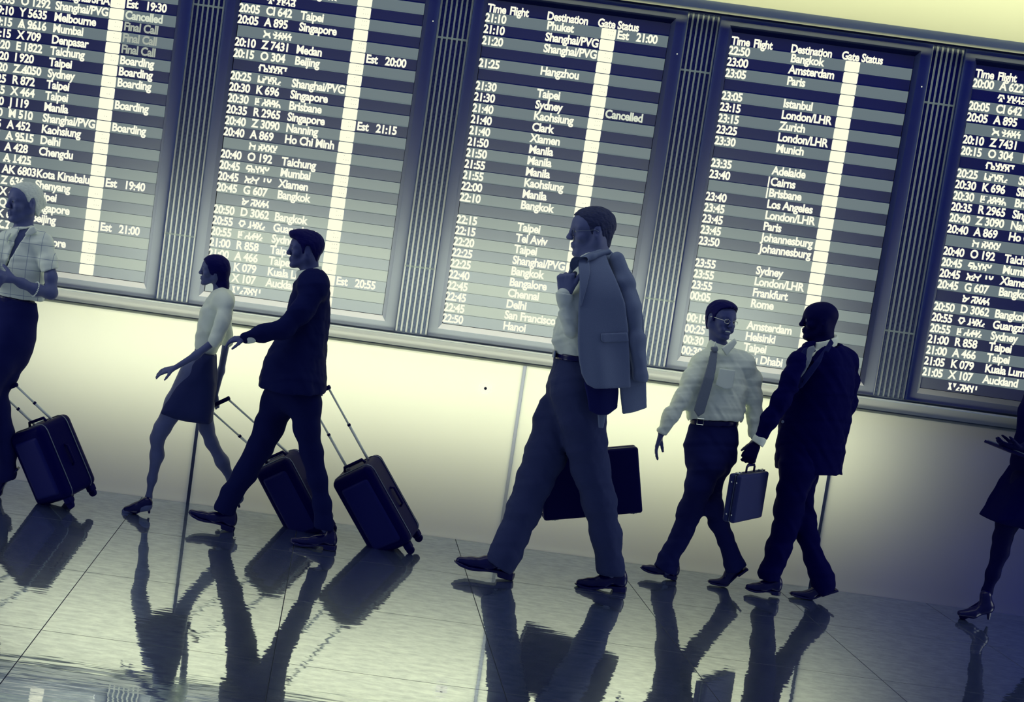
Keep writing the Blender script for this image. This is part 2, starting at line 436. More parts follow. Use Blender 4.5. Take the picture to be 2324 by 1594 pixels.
BLABEL = {
    1: 'flight board at the left edge with Boarding and Final Call entries',
    2: 'flight board behind the walking couple, listing 20:05 Taipei and 20:10 Medan',
    3: 'middle flight board headed Time Flight Destination, from 21:10 Phuket to 22:50 Hanoi',
    4: 'flight board above the two chatting men, from 22:50 Bangkok to Abu Dhabi',
    5: 'flight board cut by the right edge, its first line 20:00 A 622',
}


def put(mb, s, x, zc, size=TS, lo=None, hi=None, **k):
    if not s: return
    v, f = text_mesh(s, size, **k)
    if lo is not None or hi is not None:
        v, f = cut_text(v, f, None if lo is None else lo * size, None if hi is None else hi * size)
    if len(v) == 0: return
    base = zc - size * .355
    mb.add([(x + a, -.0065 - abs(c), base + b) for a, b, c in v], f)


def make_board(n):
    x0 = .606 + (n - 3) * PITCHB; x1 = x0 + 1.055
    L, Rr = x0 - .083, x0 + 1.139
    zb = 1.190
    root = empty('flight_board', (x0 + .53, 0, zb), BLABEL[n], 'board', 'flight information boards along the wall')
    d = BLINES[n]
    # frame ring with a sloping recess towards the screen
    yo, yi = -.034, -.006
    zt = 3.236; st = 3.160; sb = 1.268; si = x0 - .028; sj = x1 + .022
    fr = MB()
    ou = [(L, zb), (Rr, zb), (Rr, zt), (L, zt)]
    inn = [(si, 1.238), (sj, 1.238), (sj, st + .030), (si, st + .030)]
    rec = [(x0 - .004, sb), (x1 + .002, sb), (x1 + .002, st), (x0 - .004, st)]
    fr.add([(x, 0, z) for x, z in ou] + [(x, yo, z) for x, z in ou] + [(x, yo, z) for x, z in inn],
           [(i, (i + 1) % 4, 4 + (i + 1) % 4, 4 + i) for i in range(4)] + [(4 + i, 4 + (i + 1) % 4, 8 + (i + 1) % 4, 8 + i) for i in range(4)])
    fr.build('frame', M['frame'], root)
    for i in (1, 3):
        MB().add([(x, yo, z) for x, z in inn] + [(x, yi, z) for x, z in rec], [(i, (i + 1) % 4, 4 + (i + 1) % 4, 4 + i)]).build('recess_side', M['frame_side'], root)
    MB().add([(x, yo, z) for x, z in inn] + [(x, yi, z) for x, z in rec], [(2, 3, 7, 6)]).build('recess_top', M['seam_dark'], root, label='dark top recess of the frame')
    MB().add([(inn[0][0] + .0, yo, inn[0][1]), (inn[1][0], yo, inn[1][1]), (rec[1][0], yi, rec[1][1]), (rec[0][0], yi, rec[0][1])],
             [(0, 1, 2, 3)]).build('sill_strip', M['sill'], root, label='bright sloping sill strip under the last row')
    # header
    hd = MB().box((x0 - .004, -.002, ZTOP), (x1 + .002, 0, st), skip=('back',)).build('header_row', M['row_dark'], root)
    hm = MB()
    zc = ZTOP + .026
    for s, dx in (('Time', .0), ('Flight', .128), ('Destination', .345), ('Gate Status', .640)):
        put(hm, s, x0 + dx, zc, .065, xs=.83)
    hm.build('lettering', M['letters'], hd, kind='stuff')
    cuts = d.get('cuts', [])
    dm = MB()
    for r in range(1, 29):
        z1 = ZTOP - (r - 1) * ROWH; z0 = z1 - ROWH
        light = r % 2 == 1
        ro = MB().box((x0, -.0030 if light else -.0020, z0 + .0006), (x1, 0, z1 - .0006), skip=('back',)).build('row_strip', M['row_light'] if light else M['row_dark'], root)
        zc = (z0 + z1) / 2 + .0045
        lt = MB(); lt2 = MB(); m2 = M['letters_dim']
        e = d['rows'].get(r)
        if e:
            put(lt, e[0], x0 - .008, zc - .002); put(lt, e[1], x0 + .150, zc); put(lt, e[2], x0 + .352, zc)
            if len(e) > 3:
                s = e[3]
                if s[0] in '~-':
                    put(lt2, s[1:], x0 + .760, zc); m2 = M['letters_pale'] if s[0] == '~' else M['letters_dim']
                else:
                    put(lt, s, x0 + .760, zc)
        for rr, s, part in cuts:
            # a flap caught half turned: part 1 shows its lower half at the row top, part 0 its upper half at the row bottom
            if rr == r and part == 1: put(lt, s, x0 + .150, zc + .018, lo=-.05, hi=.33)
            if rr == r + 1 and part == 0: put(lt, s, x0 + .150, zc - .026, lo=.36)
        if 'cut' in d and r in d['cut']:
            put(lt, d['cut'][r], x0 + .150, zc - .036, lo=.52)
        if n == 4 and r in (12, 13):
            lt.box((x0 + .338, -.0075, z0 + .002), (x0 + .346, -.0062, z1 - .002))
        if lt.v: lt.build('lettering', M['letters'], ro, kind='stuff')
        if lt2.v: lt2.build('lettering', m2, ro, kind='stuff', label='dim status lettering')
        # gate tile with what is left of its digits
        gx0, gx1 = x0 + .668, x0 + .752
        b = .006; zz0, zz1 = z0 + .0022, z1 - .0022
        ring = [(gx0 + b, zz0), (gx1 - b, zz0), (gx1 - b * .3, zz0 + b * .3), (gx1, zz0 + b), (gx1, zz1 - b), (gx1 - b * .3, zz1 - b * .3), (gx1 - b, zz1), (gx0 + b, zz1),
                (gx0 + b * .3, zz1 - b * .3), (gx0, zz1 - b), (gx0, zz0 + b), (gx0 + b * .3, zz0 + b * .3)]
        k = len(ring)
        gt = MB().add([(x, -.005, z) for x, z in ring] + [(x, -.009, z) for x, z in ring], [tuple(range(k, 2 * k))] + [(i, (i + 1) % k, k + (i + 1) % k, k + i) for i in range(k)])
        gobj = gt.build('gate_tile', M['tile_lit'], root)
        if n in (1, 2, 3) and (r * 7 + n * 3) % 5 < 3:
            dmk = MB(); rnd = random.Random(r * 31 + n)
            for q in range(rnd.choice((2, 4, 6))):
                ax = gx0 + .040 + (q % 3) * .013; az = zc - .012 + (q // 3) * .024
                dmk.box((ax, -.0096, az), (ax + .0035, -.0090, az + .0018))
            dmk.build('digit_mark', M['dots'], gobj, kind='stuff')
    # small screws and a label slot on the right stile
    MB().lathe((x1 + .058, yo, 2.99), [(.004, 0), (.004, .002), (.002, .003)], n=8).build('screw', M['letters_pale'], root)
    return root


for n in (1, 2, 3, 4, 5): make_board(n)

LLABEL = ['louvred vent column right of the board with Boarding entries', 'louvred vent column behind the walking man in the blurred couple',
          'louvred vent column beside the slung jacket', 'louvred vent column right of the two chatting men']
LLABEL[1] = 'louvred vent column between the 20:05 board and the middle board'
for q in range(4):
    xr = .515 + (q - 1) * PITCHB + (.0 if q != 0 else -.006); xl = xr - .176
    root = empty('louvre_column', ((xl + xr) / 2, 0, 1.19), LLABEL[q], 'vent', 'louvred vent columns between the boards')
    step = (xr - xl) / 6
    for i in range(7):
        x = xl + i * step
        MB().add([(x - .0055, 0, 1.187), (x + .0055, 0, 1.187), (x + .0055, 0, 3.236), (x - .0055, 0, 3.236),
                  (x - .0035, -.011, 1.187), (x + .0035, -.011, 1.187), (x + .0035, -.011, 3.236), (x - .0035, -.011, 3.236)],
                 [(0, 4, 7, 3), (5, 1, 2, 6), (4, 5, 6, 7), (3, 7, 6, 2), (0, 1, 5, 4)]).build('rail', M['rail'], root)
    for i in range(6):
        x = xl + i * step
        MB().box((x + .0055, -.004, 1.187), (x + step - .0055, 0, 3.236), skip=('back',)).build('perforated_strip', M['mesh'], root)
    for z in (2.905, 1.572):
        MB().box((xl, -.010, z), (xr, -.004, z + .010), skip=('back',)).build('crossbar', M['rail'], root)
    # dark stile left and right of the column
    for a, b_ in ((xl - .018, xl - .0056), (xr + .0056, xr + .012)):
        MB().box((a, -.02, 1.187), (b_, 0, 3.236), skip=('back',)).build('stile', M['frame'], root)

sens = empty('wall_sensor', P(1101, 881, 0), 'small round white wall fitting with a dark centre below the middle board', 'fitting')
c = P(1101, 881, 0)
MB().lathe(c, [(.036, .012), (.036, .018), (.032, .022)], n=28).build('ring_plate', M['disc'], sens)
MB().lathe(c, [(.009, .022), (.008, .026), (.004, .028)], n=14).build('lens', M['lens'], sens)

# ------------------------------------------------------------------ implicit surfaces: figures, cloth and luggage are grown as one continuous skin each
def _v(p): return np.asarray(p, float)


def rot_to(f, u=(0, 0, 1)):
    """columns: f (forward), l (left), u (up)"""
    f = _v(f); f = f / np.linalg.norm(f); l = np.cross(_v(u), f); l /= np.linalg.norm(l); uu = np.cross(f, l)
    return np.stack([f, l, uu], 1)


def poly_sd(px, pz, poly):
    poly = _v(poly); n = len(poly)
    d = np.full(px.shape, 1e9); s = np.ones(px.shape)
    for i in range(n):
        ax, az = poly[i]; bx, bz = poly[i - 1]
        ex, ez = bx - ax, bz - az
        wx, wz = px - ax, pz - az
        t = np.clip((wx * ex + wz * ez) / (ex * ex + ez * ez + 1e-12), 0, 1)
        dx, dz = wx - ex * t, wz - ez * t
        d = np.minimum(d, dx * dx + dz * dz)
        c1 = pz >= az; c2 = pz < bz; c3 = ex * wz > ez * wx
        s = np.where((c1 & c2 & c3) | (~c1 & ~c2 & ~c3), -s, s)
    return s * np.sqrt(d)


class Field:
    def __init__(s): s.ops = []; s.dispf = None; s.pre = []
    def _add(s, kind, fn, k): s.ops.append((kind, fn, k)); return s
    def rc(s, a, b, ra, rb, k=.02, ky=1.0, op='u'):
        sc = np.array((1, 1 / ky, 1)); a = _v(a) * sc; b = _v(b) * sc; ba = b - a; L2 = ba @ ba + 1e-12; m = min(1, ky)
        def fn(p):
            q = p * sc - a; t = np.clip(q @ ba / L2, 0, 1)
            return (np.sqrt(((q - t[:, None] * ba) ** 2).sum(1)) - (ra + (rb - ra) * t)) * m
        return s._add(op, fn, k)
    def chain(s, pts, k=.02, ky=1.0, op='u', kj=None):
        for (a, ra), (b, rb) in zip(pts[:-1], pts[1:]): s.rc(a, b, ra, rb, k, ky, op)
        return s
    def ell(s, c, rad, R=None, k=.02, op='u'):
        c = _v(c); rad = _v(rad); R = np.eye(3) if R is None else _v(R); mr = rad.min()
        def fn(p):
            q = (p - c) @ R / rad; l = np.sqrt((q * q).sum(1)) + 1e-9
            q2 = q / rad; l2 = np.sqrt((q2 * q2).sum(1)) + 1e-9
            return l * (l - 1) / l2
        return s._add(op, fn, k)
    def box(s, c, half, R=None, rnd=.005, k=.005, op='u'):
        c = _v(c); h = _v(half) - rnd; R = np.eye(3) if R is None else _v(R)
        def fn(p):
            q = np.abs((p - c) @ R) - h
            return np.sqrt((np.maximum(q, 0) ** 2).sum(1)) + np.minimum(q.max(1), 0) - rnd
        return s._add(op, fn, k)
    def panel(s, poly, yf, t, k=.01, op='u', rnd=0.0):
        """extruded outline in the x-z plane; yf(x, z) is its depth, t its half thickness"""
        poly = _v(poly)
        def fn(p):
            d2 = poly_sd(p[:, 0], p[:, 2], poly); yy = yf(p[:, 0], p[:, 2]) if callable(yf) else yf
            tt = t(p[:, 0], p[:, 2]) if callable(t) else t
            dy = np.abs(p[:, 1] - yy) - tt
            if rnd: d2 = d2 + rnd; dy = dy + rnd
            o = np.minimum(np.maximum(d2, dy), 0) + np.sqrt(np.maximum(d2, 0) ** 2 + np.maximum(dy, 0) ** 2) - rnd
            return o * .85
        return s._add(op, fn, k)
    def prism(s, o, R, poly, op='i', k=.002):
        """infinite prism along R's second column over a polygon in (first, third) columns"""
        o = _v(o); R = _v(R)
        def fn(p):
            q = (p - o) @ R
            return poly_sd(q[:, 0], q[:, 2], poly)
        return s._add(op, fn, k)
    def half(s, p0, n, k=.002):
        p0 = _v(p0); n = _v(n); n = n / np.linalg.norm(n)
        return s._add('i', lambda p: (p - p0) @ n, k)
    def field(s, other, off=0.0, op='u', k=.01):
        return s._add(op, lambda p: other.eval(p) - off, k)
    def disp(s, f): s.dispf = f; return s
    def eval(s, p, rel=None, nb=None, npb=None):
        d = None
        for i, (kind, fn, k) in enumerate(s.ops):
            if rel is not None and not rel[i].all():
                sel = np.repeat(rel[i], npb)
                if not sel.any():
                    if d is None: d = np.full(len(p), 1e3)
                    continue
                if d is None: d = np.full(len(p), 1e3)
                e = fn(p[sel]); a = d[sel]; d[sel] = s._mix(kind, a, e, k)
            else:
                e = fn(p)
                d = e if d is None else s._mix(kind, d, e, k)
        if s.dispf is not None: d = d + s.dispf(p)
        return d
    @staticmethod
    def _mix(kind, a, e, k):
        if kind == 'u':
            h = np.maximum(k - np.abs(a - e), 0) / k
            return np.minimum(a, e) - h * h * k * .25
        if kind == 's': e = -e
        h = np.maximum(k - np.abs(a - e), 0) / k
        return np.maximum(a, e) + h * h * k * .25
    def mesh(s, lo, hi, h):
        lo = _v(lo); hi = _v(hi); nb_ = 8; B = nb_ * h
        nbk = np.ceil((hi - lo) / B).astype(int)
        ix = np.stack(np.meshgrid(*[np.arange(n) for n in nbk], indexing='ij'), -1).reshape(-1, 3)
        cen = lo + (ix + .5) * B
        hd = B * .866
        # all primitives at the block centres
        d = None; D = []; U = np.full(len(cen), 1e3)
        for kind, fn, k in s.ops:
            e = fn(cen); D.append(e); d = e if d is None else s._mix(kind, d, e, k)
            if kind == 'u': U = np.minimum(U, e)
        keep = np.abs(d) < hd * 1.25 + .012
        ix = ix[keep]; U = U[keep]; cen = cen[keep]
        if len(ix) == 0: return np.zeros((0, 3)), np.zeros((0, 4), int)
        rel = []
        for (kind, fn, k), e in zip(s.ops, D):
            e = e[keep]
            if kind == 'u': rel.append(e < U + 2 * hd * 1.1 + k)
            elif kind == 's': rel.append(e < 2 * hd + k)
            else: rel.append(e > -2 * hd - k)
        rel[0] = np.ones(len(ix), bool)
        n1 = nb_ + 1
        off = np.stack(np.meshgrid(*[np.arange(n1)] * 3, indexing='ij'), -1).reshape(-1, 3)
        vals = np.empty((len(ix), n1 ** 3), np.float32)
        step = 400
        for b0 in range(0, len(ix), step):
            sl = slice(b0, b0 + step)
            g = (ix[sl, None, :] * nb_ + off[None]).reshape(-1, 3)
            pts = lo + g * h
            vals[sl] = s.eval(pts, [r[sl] for r in rel], None, n1 ** 3).reshape(-1, n1 ** 3)
        v = vals.reshape(-1, n1, n1, n1)
        # surface nets
        ins = v < 0
        c8 = [(i, j, k) for i in (0, 1) for j in (0, 1) for k in (0, 1)]
        cnt = sum(ins[:, i:i + nb_, j:j + nb_, k:k + nb_].astype(np.int8) for i, j, k in c8)
        act = (cnt > 0) & (cnt < 8)
        bi, ci, cj, ck = np.nonzero(act)
        if len(bi) == 0: return np.zeros((0, 3)), np.zeros((0, 4), int)
        corner = {q: v[bi, ci + q[0], cj + q[1], ck + q[2]] for q in c8}
        acc = np.zeros((len(bi), 3)); w = np.zeros(len(bi))
        for a in c8:
            for ax in range(3):
                if a[ax]: continue
                b = list(a); b[ax] = 1; b = tuple(b)
                va, vb = corner[a], corner[b]
                cr = (va < 0) != (vb < 0)
                t = np.where(cr, va / np.where(cr, va - vb, 1), 0)
                for q in range(3):
                    acc[:, q] += np.where(cr, a[q] + (t if q == ax else 0), 0)
                w += cr
        acc /= w[:, None]
        gc = ix[bi] * nb_ + np.stack([ci, cj, ck], 1)
        verts = lo + (gc + acc) * h
        dims = nbk * nb_ + 2
        key = lambda g: (g[:, 0] * dims[1] + g[:, 1]) * dims[2] + g[:, 2]
        kk = key(gc); od = np.argsort(kk); ks = kk[od]
        quads = []
        for ax in range(3):
            u_, v_ = [(1, 2), (2, 0), (0, 1)][ax]
            sl = [slice(None)] + [slice(0, nb_)] * 3; sl2 = list(sl); sl2[1 + ax] = slice(1, nb_ + 1)
            a = ins[tuple(sl)]; b = ins[tuple(sl2)]
            e = a != b
            qi = np.nonzero(e)
            if len(qi[0]) == 0: continue
            g = ix[qi[0]] * nb_ + np.stack(qi[1:], 1)
            flip = b[qi]
            ids = []; ok = np.ones(len(g), bool)
            for du, dv in ((1, 1), (0, 1), (0, 0), (1, 0)):
                gg = g.copy(); gg[:, u_] -= du; gg[:, v_] -= dv
                q = key(gg); pos = np.clip(np.searchsorted(ks, q), 0, len(ks) - 1)
                ok &= ks[pos] == q
                ids.append(od[pos])
            q = np.stack(ids, 1)
            q[flip] = q[flip][:, ::-1]
            quads.append(q[ok])
        return verts, np.concatenate(quads)
    def build(s, name, m, parent, lo, hi, h=.008, **kw):
        v, f = s.mesh(lo, hi, h)
        if len(v) == 0: print('EMPTY FIELD', name); return None
        me = bpy.data.meshes.new(name)
        base = origin_of(parent) if parent is not None else Vector((0, 0, 0))
        loc = kw.pop('loc', None); lo_ = Vector(loc) if loc is not None else base
        vv = (v - np.array(lo_)).astype(np.float32)
        me.vertices.add(len(vv)); me.vertices.foreach_set('co', vv.ravel())
        me.loops.add(f.size); me.loops.foreach_set('vertex_index', f.astype(np.int32).ravel())
        me.polygons.add(len(f)); me.polygons.foreach_set('loop_start', np.arange(0, f.size, 4, dtype=np.int32))
        me.polygons.foreach_set('use_smooth', np.ones(len(f), bool))
        me.update(calc_edges=True); me.validate()
        me.materials.append(m)
        o = bpy.data.objects.new(name, me); COL.objects.link(o)
        if parent is not None: o.parent = parent
        o.location = lo_ - base
        return tag(o, **kw)


def folds(A, f=1.0, seed=0, dirs=((1, .3, .5), (.4, 1, -.3), (-.2, .5, 1.1)), base=45):
    rs = np.random.RandomState(seed); D = [(_v(d) * base * f * (.8 + .5 * rs.rand()), rs.rand() * 6.3, rs.rand() * 6.3) for d in dirs]
    def fn(p):
        o = 0
        for d, a, b in D:
            q = p @ d
            o = o + np.sin(q + a + 1.6 * np.sin(q[::1] * .37 + p[:, 2] * base * f * .45 + b))
        return o * A / len(D)
    return fn


# ------------------------------------------------------------------ cloth, skin and object materials (toned like the print: navy darks, cream lights)
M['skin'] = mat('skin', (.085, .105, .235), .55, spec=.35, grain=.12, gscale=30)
M['skin_dark'] = mat('silhouette_skin', (.0012, .0018, .050), .6, spec=.06)  # near-black navy: backlit silhouette shade put into the skin colour
M['skin_mid'] = mat('skin_in_shade', (.050, .064, .19), .55, spec=.3, grain=.1, gscale=30)  # darker copy of the skin with shade put into its colour
M['shirt'] = mat('white_shirt', (.78, .84, .70), .8, spec=.15, grain=.03, gscale=200)
def check_shirt():
    m = mat('checked_shirt', (.78, .84, .70), .8, spec=.15)
    nt = m.node_tree; b = nt.nodes['Principled BSDF']
    tc = nt.nodes.new('ShaderNodeTexCoord'); mp = nt.nodes.new('ShaderNodeMapping'); mp.inputs['Rotation'].default_value = (math.pi / 2, 0, 0)
    br = nt.nodes.new('ShaderNodeTexBrick'); br.offset = 0.0; br.inputs['Scale'].default_value = 1.0
    br.inputs['Brick Width'].default_value = .072; br.inputs['Row Height'].default_value = .072; br.inputs['Mortar Size'].default_value = .0016; br.inputs['Mortar Smooth'].default_value = .3
    br.inputs['Color1'].default_value = br.inputs['Color2'].default_value = (.78, .84, .70, 1); br.inputs['Mortar'].default_value = (.30, .35, .42, 1)
    nt.links.new(tc.outputs['Object'], mp.inputs[0]); nt.links.new(mp.outputs[0], br.inputs['Vector']); nt.links.new(br.outputs['Color'], b.inputs['Base Color'])
    return m


M['shirt_check'] = check_shirt()
M['shirt_big'] = mat('pale_shirt', (.60, .66, .60), .8, spec=.15, grain=.03, gscale=200)
M['suit'] = mat('navy_suit_cloth', (.006, .009, .066), .85, spec=.05, grain=.1, gscale=300, bump=.1)
M['suit_dark'] = mat('near_black_suit_cloth', (.0008, .0012, .058), .8, spec=.05, bump=.08, gscale=300)
M['suit_grey'] = mat('grey_blue_suit_cloth', (.135, .170, .27), .85, spec=.06, grain=.12, gscale=260, bump=.15)
M['trouser_grey'] = mat('grey_trouser_cloth', (.031, .041, .115), .85, spec=.06, grain=.12, gscale=260, bump=.15)
M['trouser_navy'] = mat('navy_trouser_cloth', (.010, .013, .088), .85, spec=.06, grain=.1, gscale=260, bump=.1)
M['skirt'] = mat('navy_skirt_cloth', (.022, .030, .11), .85, spec=.06)
M['suit_lapel'] = mat('suit_lapel_cloth', (.010, .014, .090), .8, spec=.08)
M['leather'] = mat('polished_black_leather', (.0005, .0008, .065), .25, spec=.3)
M['leather_case'] = mat('dark_case_leather', (.0005, .0008, .06), .5, spec=.08, bump=.15, gscale=400)
M['leather_navy'] = mat('navy_case_leather', (.020, .028, .12), .55, spec=.15, bump=.2, gscale=400)
M['hair_dark'] = mat('dark_hair', (.0008, .001, .075), .6, spec=.12, bump=.5, gscale=40, stretch=(1, 1, 6))
M['hair_grey'] = mat('silver_hair', (.66, .72, .62), .5, spec=.3, grain=.3, gscale=60, bump=.7, stretch=(1, 1, 5))
M['hair_mid'] = mat('greying_hair', (.022, .030, .085), .6, spec=.15, grain=.5, gscale=60, bump=.7, stretch=(1, 1, 5))
M['tie'] = mat('grey_satin_tie', (.17, .20, .25), .45, spec=.3, grain=.1, gscale=200)
M['metal'] = mat('bright_metal', (.75, .78, .70), .25, metal=1.0)
M['metal_pole'] = mat('silver_pole', (.9, .95, .8), .6)
M['steel'] = mat('dark_steel', (.15, .18, .26), .35, metal=1.0)
M['eye'] = mat('eye_white', (.13, .15, .22), .3, spec=.5)
M['iris'] = mat('dark_iris', (.002, .002, .03), .2, spec=.6)
M['teeth'] = mat('teeth', (.75, .80, .70), .3, spec=.5)
M['lips'] = mat('lips', (.03, .035, .10), .5, spec=.3)
M['glass'] = mat('spectacle_lens', (.10, .13, .20), .08, spec=.6)
M['shell'] = mat('dark_luggage_shell', (.0005, .0008, .060), .5, spec=.05)
M['shell_panel'] = mat('navy_luggage_panel', (.004, .006, .105), .5, spec=.15)
M['rubber'] = mat('black_rubber', (.0005, .0008, .065), .7, spec=.1)
M['sock'] = mat('dark_sock', (.001, .001, .035), .9)
M['check'] = mat('shirt_check_line', (.30, .35, .42), .9)


def headframe(c, h_px, Y, az, pitch=0.0, roll=0.0):
    """c: head centre in the photo; az: 0 faces the picture's left, 90 faces the camera, 180 its right"""
    o = P(c[0], c[1], Y); s = RM(h_px, Y) / .235
    a = math.radians(az)
    R = np.array(Matrix.Rotation(math.radians(180) + a, 3, 'Z') @ Matrix.Rotation(math.radians(pitch), 3, 'Y') @ Matrix.Rotation(math.radians(roll), 3, 'X'))
    return o, R, s


class Head:
    def __init__(self, o, R, s): self.o, self.R, self.s = o, R, s
    def w(self, f, l, u): return self.o + self.R @ (np.array((f, l, u), float) * self.s)
    def grow(self, F, nose=1.0, jaw=1.0, smile=False, female=False, chin=1.0, neckless=False, big_ear=1.0):
        w, s, R = self.w, self.s, self.R
        E = lambda c, r, k=.015, op='u', Rr=None: F.ell(w(*c), _v(r) * s, R if Rr is None else Rr, k * s, op)
        Cc = lambda a, b, ra, rb, k=.015, op='u': F.rc(w(*a), w(*b), ra * s, rb * s, k * s, 1.0, op)
        E((-.014, 0, .036), (.096, .074, .082))
        E((.028, 0, .042), (.060, .062, .058), .02)
        Cc((.030, 0, .02), (.036, 0, -.055), .056, .042 * jaw, .03)
        for q in (-1, 1):
            Cc((-.012, q * .050 * jaw, -.045), (.058, q * .018, -.094), .019, .016, .03)
            Cc((-.015, q * .055, .0), (-.012, q * .050 * jaw, -.045), .020, .018, .03)
            E((.058, q * .040, -.022), (.026, .024, .024), .02)
            Cc((.080, q * .016, .026), (.066, q * .050, .024), .009, .008, .014)
        E((.077, 0, -.099), (.018 * chin, .019, .015), .014)
        E((.060, 0, -.058), (.032, .034, .028), .018)
        F.rc(w(.102, -.012, -.081), w(.102, .012, -.081), .0075 * s, .0075 * s, .012 * s, 1.0, 's')
        Cc((.070, -.016, -.094), (.070, .016, -.094), .016, .016, .012)
        for q in (-1, 1):
            E((.097, q * .031, .007), (.013, .017, .0115), .012, 's')
        for q in (-1, 1):
            E((.070, q * .031, .006), (.0165, .020, .0135), .004)
        # nose
        Cc((.087, 0, .024), (.080 + .026 * nose, 0, -.018), .0085, .0105, .016)
        E((.082 + .023 * nose, 0, -.023), (.0135, .0125, .0115), .010)
        for q in (-1, 1): E((.088 + .010 * nose, q * .0125, -.027), (.0105, .0075, .0075), .007)
        # mouth
        if smile:
            E((.098, 0, -.060), (.016, .024, .0085), .004, 's')
            Cc((.092, -.020, -.048), (.092, .020, -.048), .0055, .0055, .006)
            Cc((.090, -.017, -.071), (.090, .017, -.071), .0065, .0065, .006)
            for q in (-1, 1): E((.072, q * .038, -.050), (.020, .013, .020), .012)
        else:
            Cc((.0925, -.013, -.0525), (.0925, .013, -.0525), .0066, .0066, .008)
            Cc((.0900, -.011, -.0665), (.0900, .011, -.0665), .0074, .0074, .008)
            F.rc(w(.100, -.022, -.0592), w(.100, .022, -.0592), .0035 * s, .0035 * s, .003 * s, 1.0, 's')
        # ears
        for q in (-1, 1):
            A = R @ np.array(Matrix.Rotation(q * .35, 3, 'Z') @ Matrix.Rotation(-.18, 3, 'Y'))
            E((-.010, q * .074, -.002), (.017 * big_ear, .009, .029 * big_ear), .006, 'u', A)
            E((-.006, q * .082, .002), (.010, .006, .019), .005, 's', A)
    def face_parts(self, parent, glasses=False, smile=False, lips=False, brow='hair_dark', rim='steel'):
        w, s, R = self.w, self.s, self.R
        for q in (-1, 1):
            ev = MB().lathe(w(.0775, q * .031, .006), [(.0112 * s * math.cos(t), .0112 * s * math.sin(t)) for t in np.linspace(0, 1.45, 7)], axis=R[:, 0], n=14)
            e = ev.build('eye', M['eye'], parent, smooth=True)
            c = w(.0775, q * .031, .006)
            MB().lathe(c + R[:, 0] * .0106 * s, [(.0052 * s, 0), (.0045 * s, .0009 * s), (.002 * s, .0012 * s)], axis=R[:, 0], n=12).build('iris', M['iris'], e)
            B = MB().tube([w(.0905, q * .014, .0245), w(.0885, q * .024, .029), w(.0830, q * .036, .029), w(.074, q * .046, .0245)], [.002 * s, .0036 * s, .0034 * s, .0014 * s], 8)
            B.build('eyebrow', M[brow], parent, smooth=True)
        if smile:
            T = MB()
            for i in range(-5, 6):
                a = i * .0042
                T.obox(w(.0905 - a * a * 10, a, -.0575), R @ np.array(Matrix.Rotation(-a * 12, 3, 'Z')), (.0025 * s, .0020 * s, .0052 * s), .0008 * s)
            T.build('teeth', M['teeth'], parent, kind='stuff')
        if lips:
            MB().tube([w(.0880, -.017, -.0575), w(.0952, -.006, -.0535), w(.0955, 0, -.0548), w(.0952, .006, -.0535), w(.0880, .017, -.0575)], [.0012 * s, .0036 * s, .003 * s, .0036 * s, .0012 * s], 8) \
                .tube([w(.0880, -.016, -.060), w(.0942, 0, -.0665), w(.0880, .016, -.060)], [.001 * s, .0052 * s, .001 * s], 8).build('lips', M['lips'], parent, smooth=True)
        if glasses:
            g = MB()
            for q in (-1, 1):
                ring = [w(.098 - abs(.0195 * math.cos(t)) * .12, q * (.033 + .0205 * math.cos(t)), .003 + .0135 * math.sin(t)) for t in np.linspace(0, 2 * math.pi, 20, endpoint=False)]
                g.tube(ring, .0011 * s, 6, closed=True)
                g.tube([w(.094, q * .054, .006), w(.080, q * .068, .008), w(.0, q * .079, .012), w(-.016, q * .080, .004)], .0015 * s, 6)
            g.tube([w(.098, -.012, .006), w(.102, 0, .009), w(.098, .012, .006)], .0011 * s, 6)
            go = g.build('eyeglasses', M[rim], parent, smooth=True)
            return go
    def hair(self, F, prof, off=.010, side=.008, extra=None, seed=0, amp=.0022, back=0.0):
        """cap over the skull, kept inside a side profile (f, u) polygon"""
        w, s, R = self.w, self.s, self.R
        F.ell(w(-.014 - back / 2, 0, .036), _v((.096 + off + back / 2, .074 + side, .082 + off)) * s, R, .01 * s)
        F.ell(w(.028, 0, .044), _v((.060 + off * .6, .062 + side * .8, .058 + off)) * s, R, .02 * s)
        F.rc(w(-.058, -.02, -.02), w(-.050, -.012, -.07), .036 * s, .034 * s, .02 * s)
        F.rc(w(-.058, .02, -.02), w(-.050, .012, -.07), .036 * s, .034 * s, .02 * s)
        for q in (-1, 1): F.ell(w(-.014, q * .060, .01), _v((.040, .019, .045)) * s, R, .012 * s)
        if extra: extra(F)
        F.prism(self.o, R, [(f * s, u * s) for f, u in prof], 'i', .004 * s)
        F.disp(folds(amp * s, 4.5, seed, dirs=((.5, 1, .3), (1, .5, .2), (.3, .9, .7))))
        return F


PROF_SHORT = [(.088, .090), (.080, .072), (.066, .060), (.046, .052), (.030, .034), (.024, .014), (.018, -.016), (.008, -.014), (.006, .018), (-.006, .034), (-.026, .030), (-.034, .006), (-.040, -.030),
              (-.060, -.062), (-.085, -.075), (-.14, -.05), (-.14, .16), (.1, .16)]


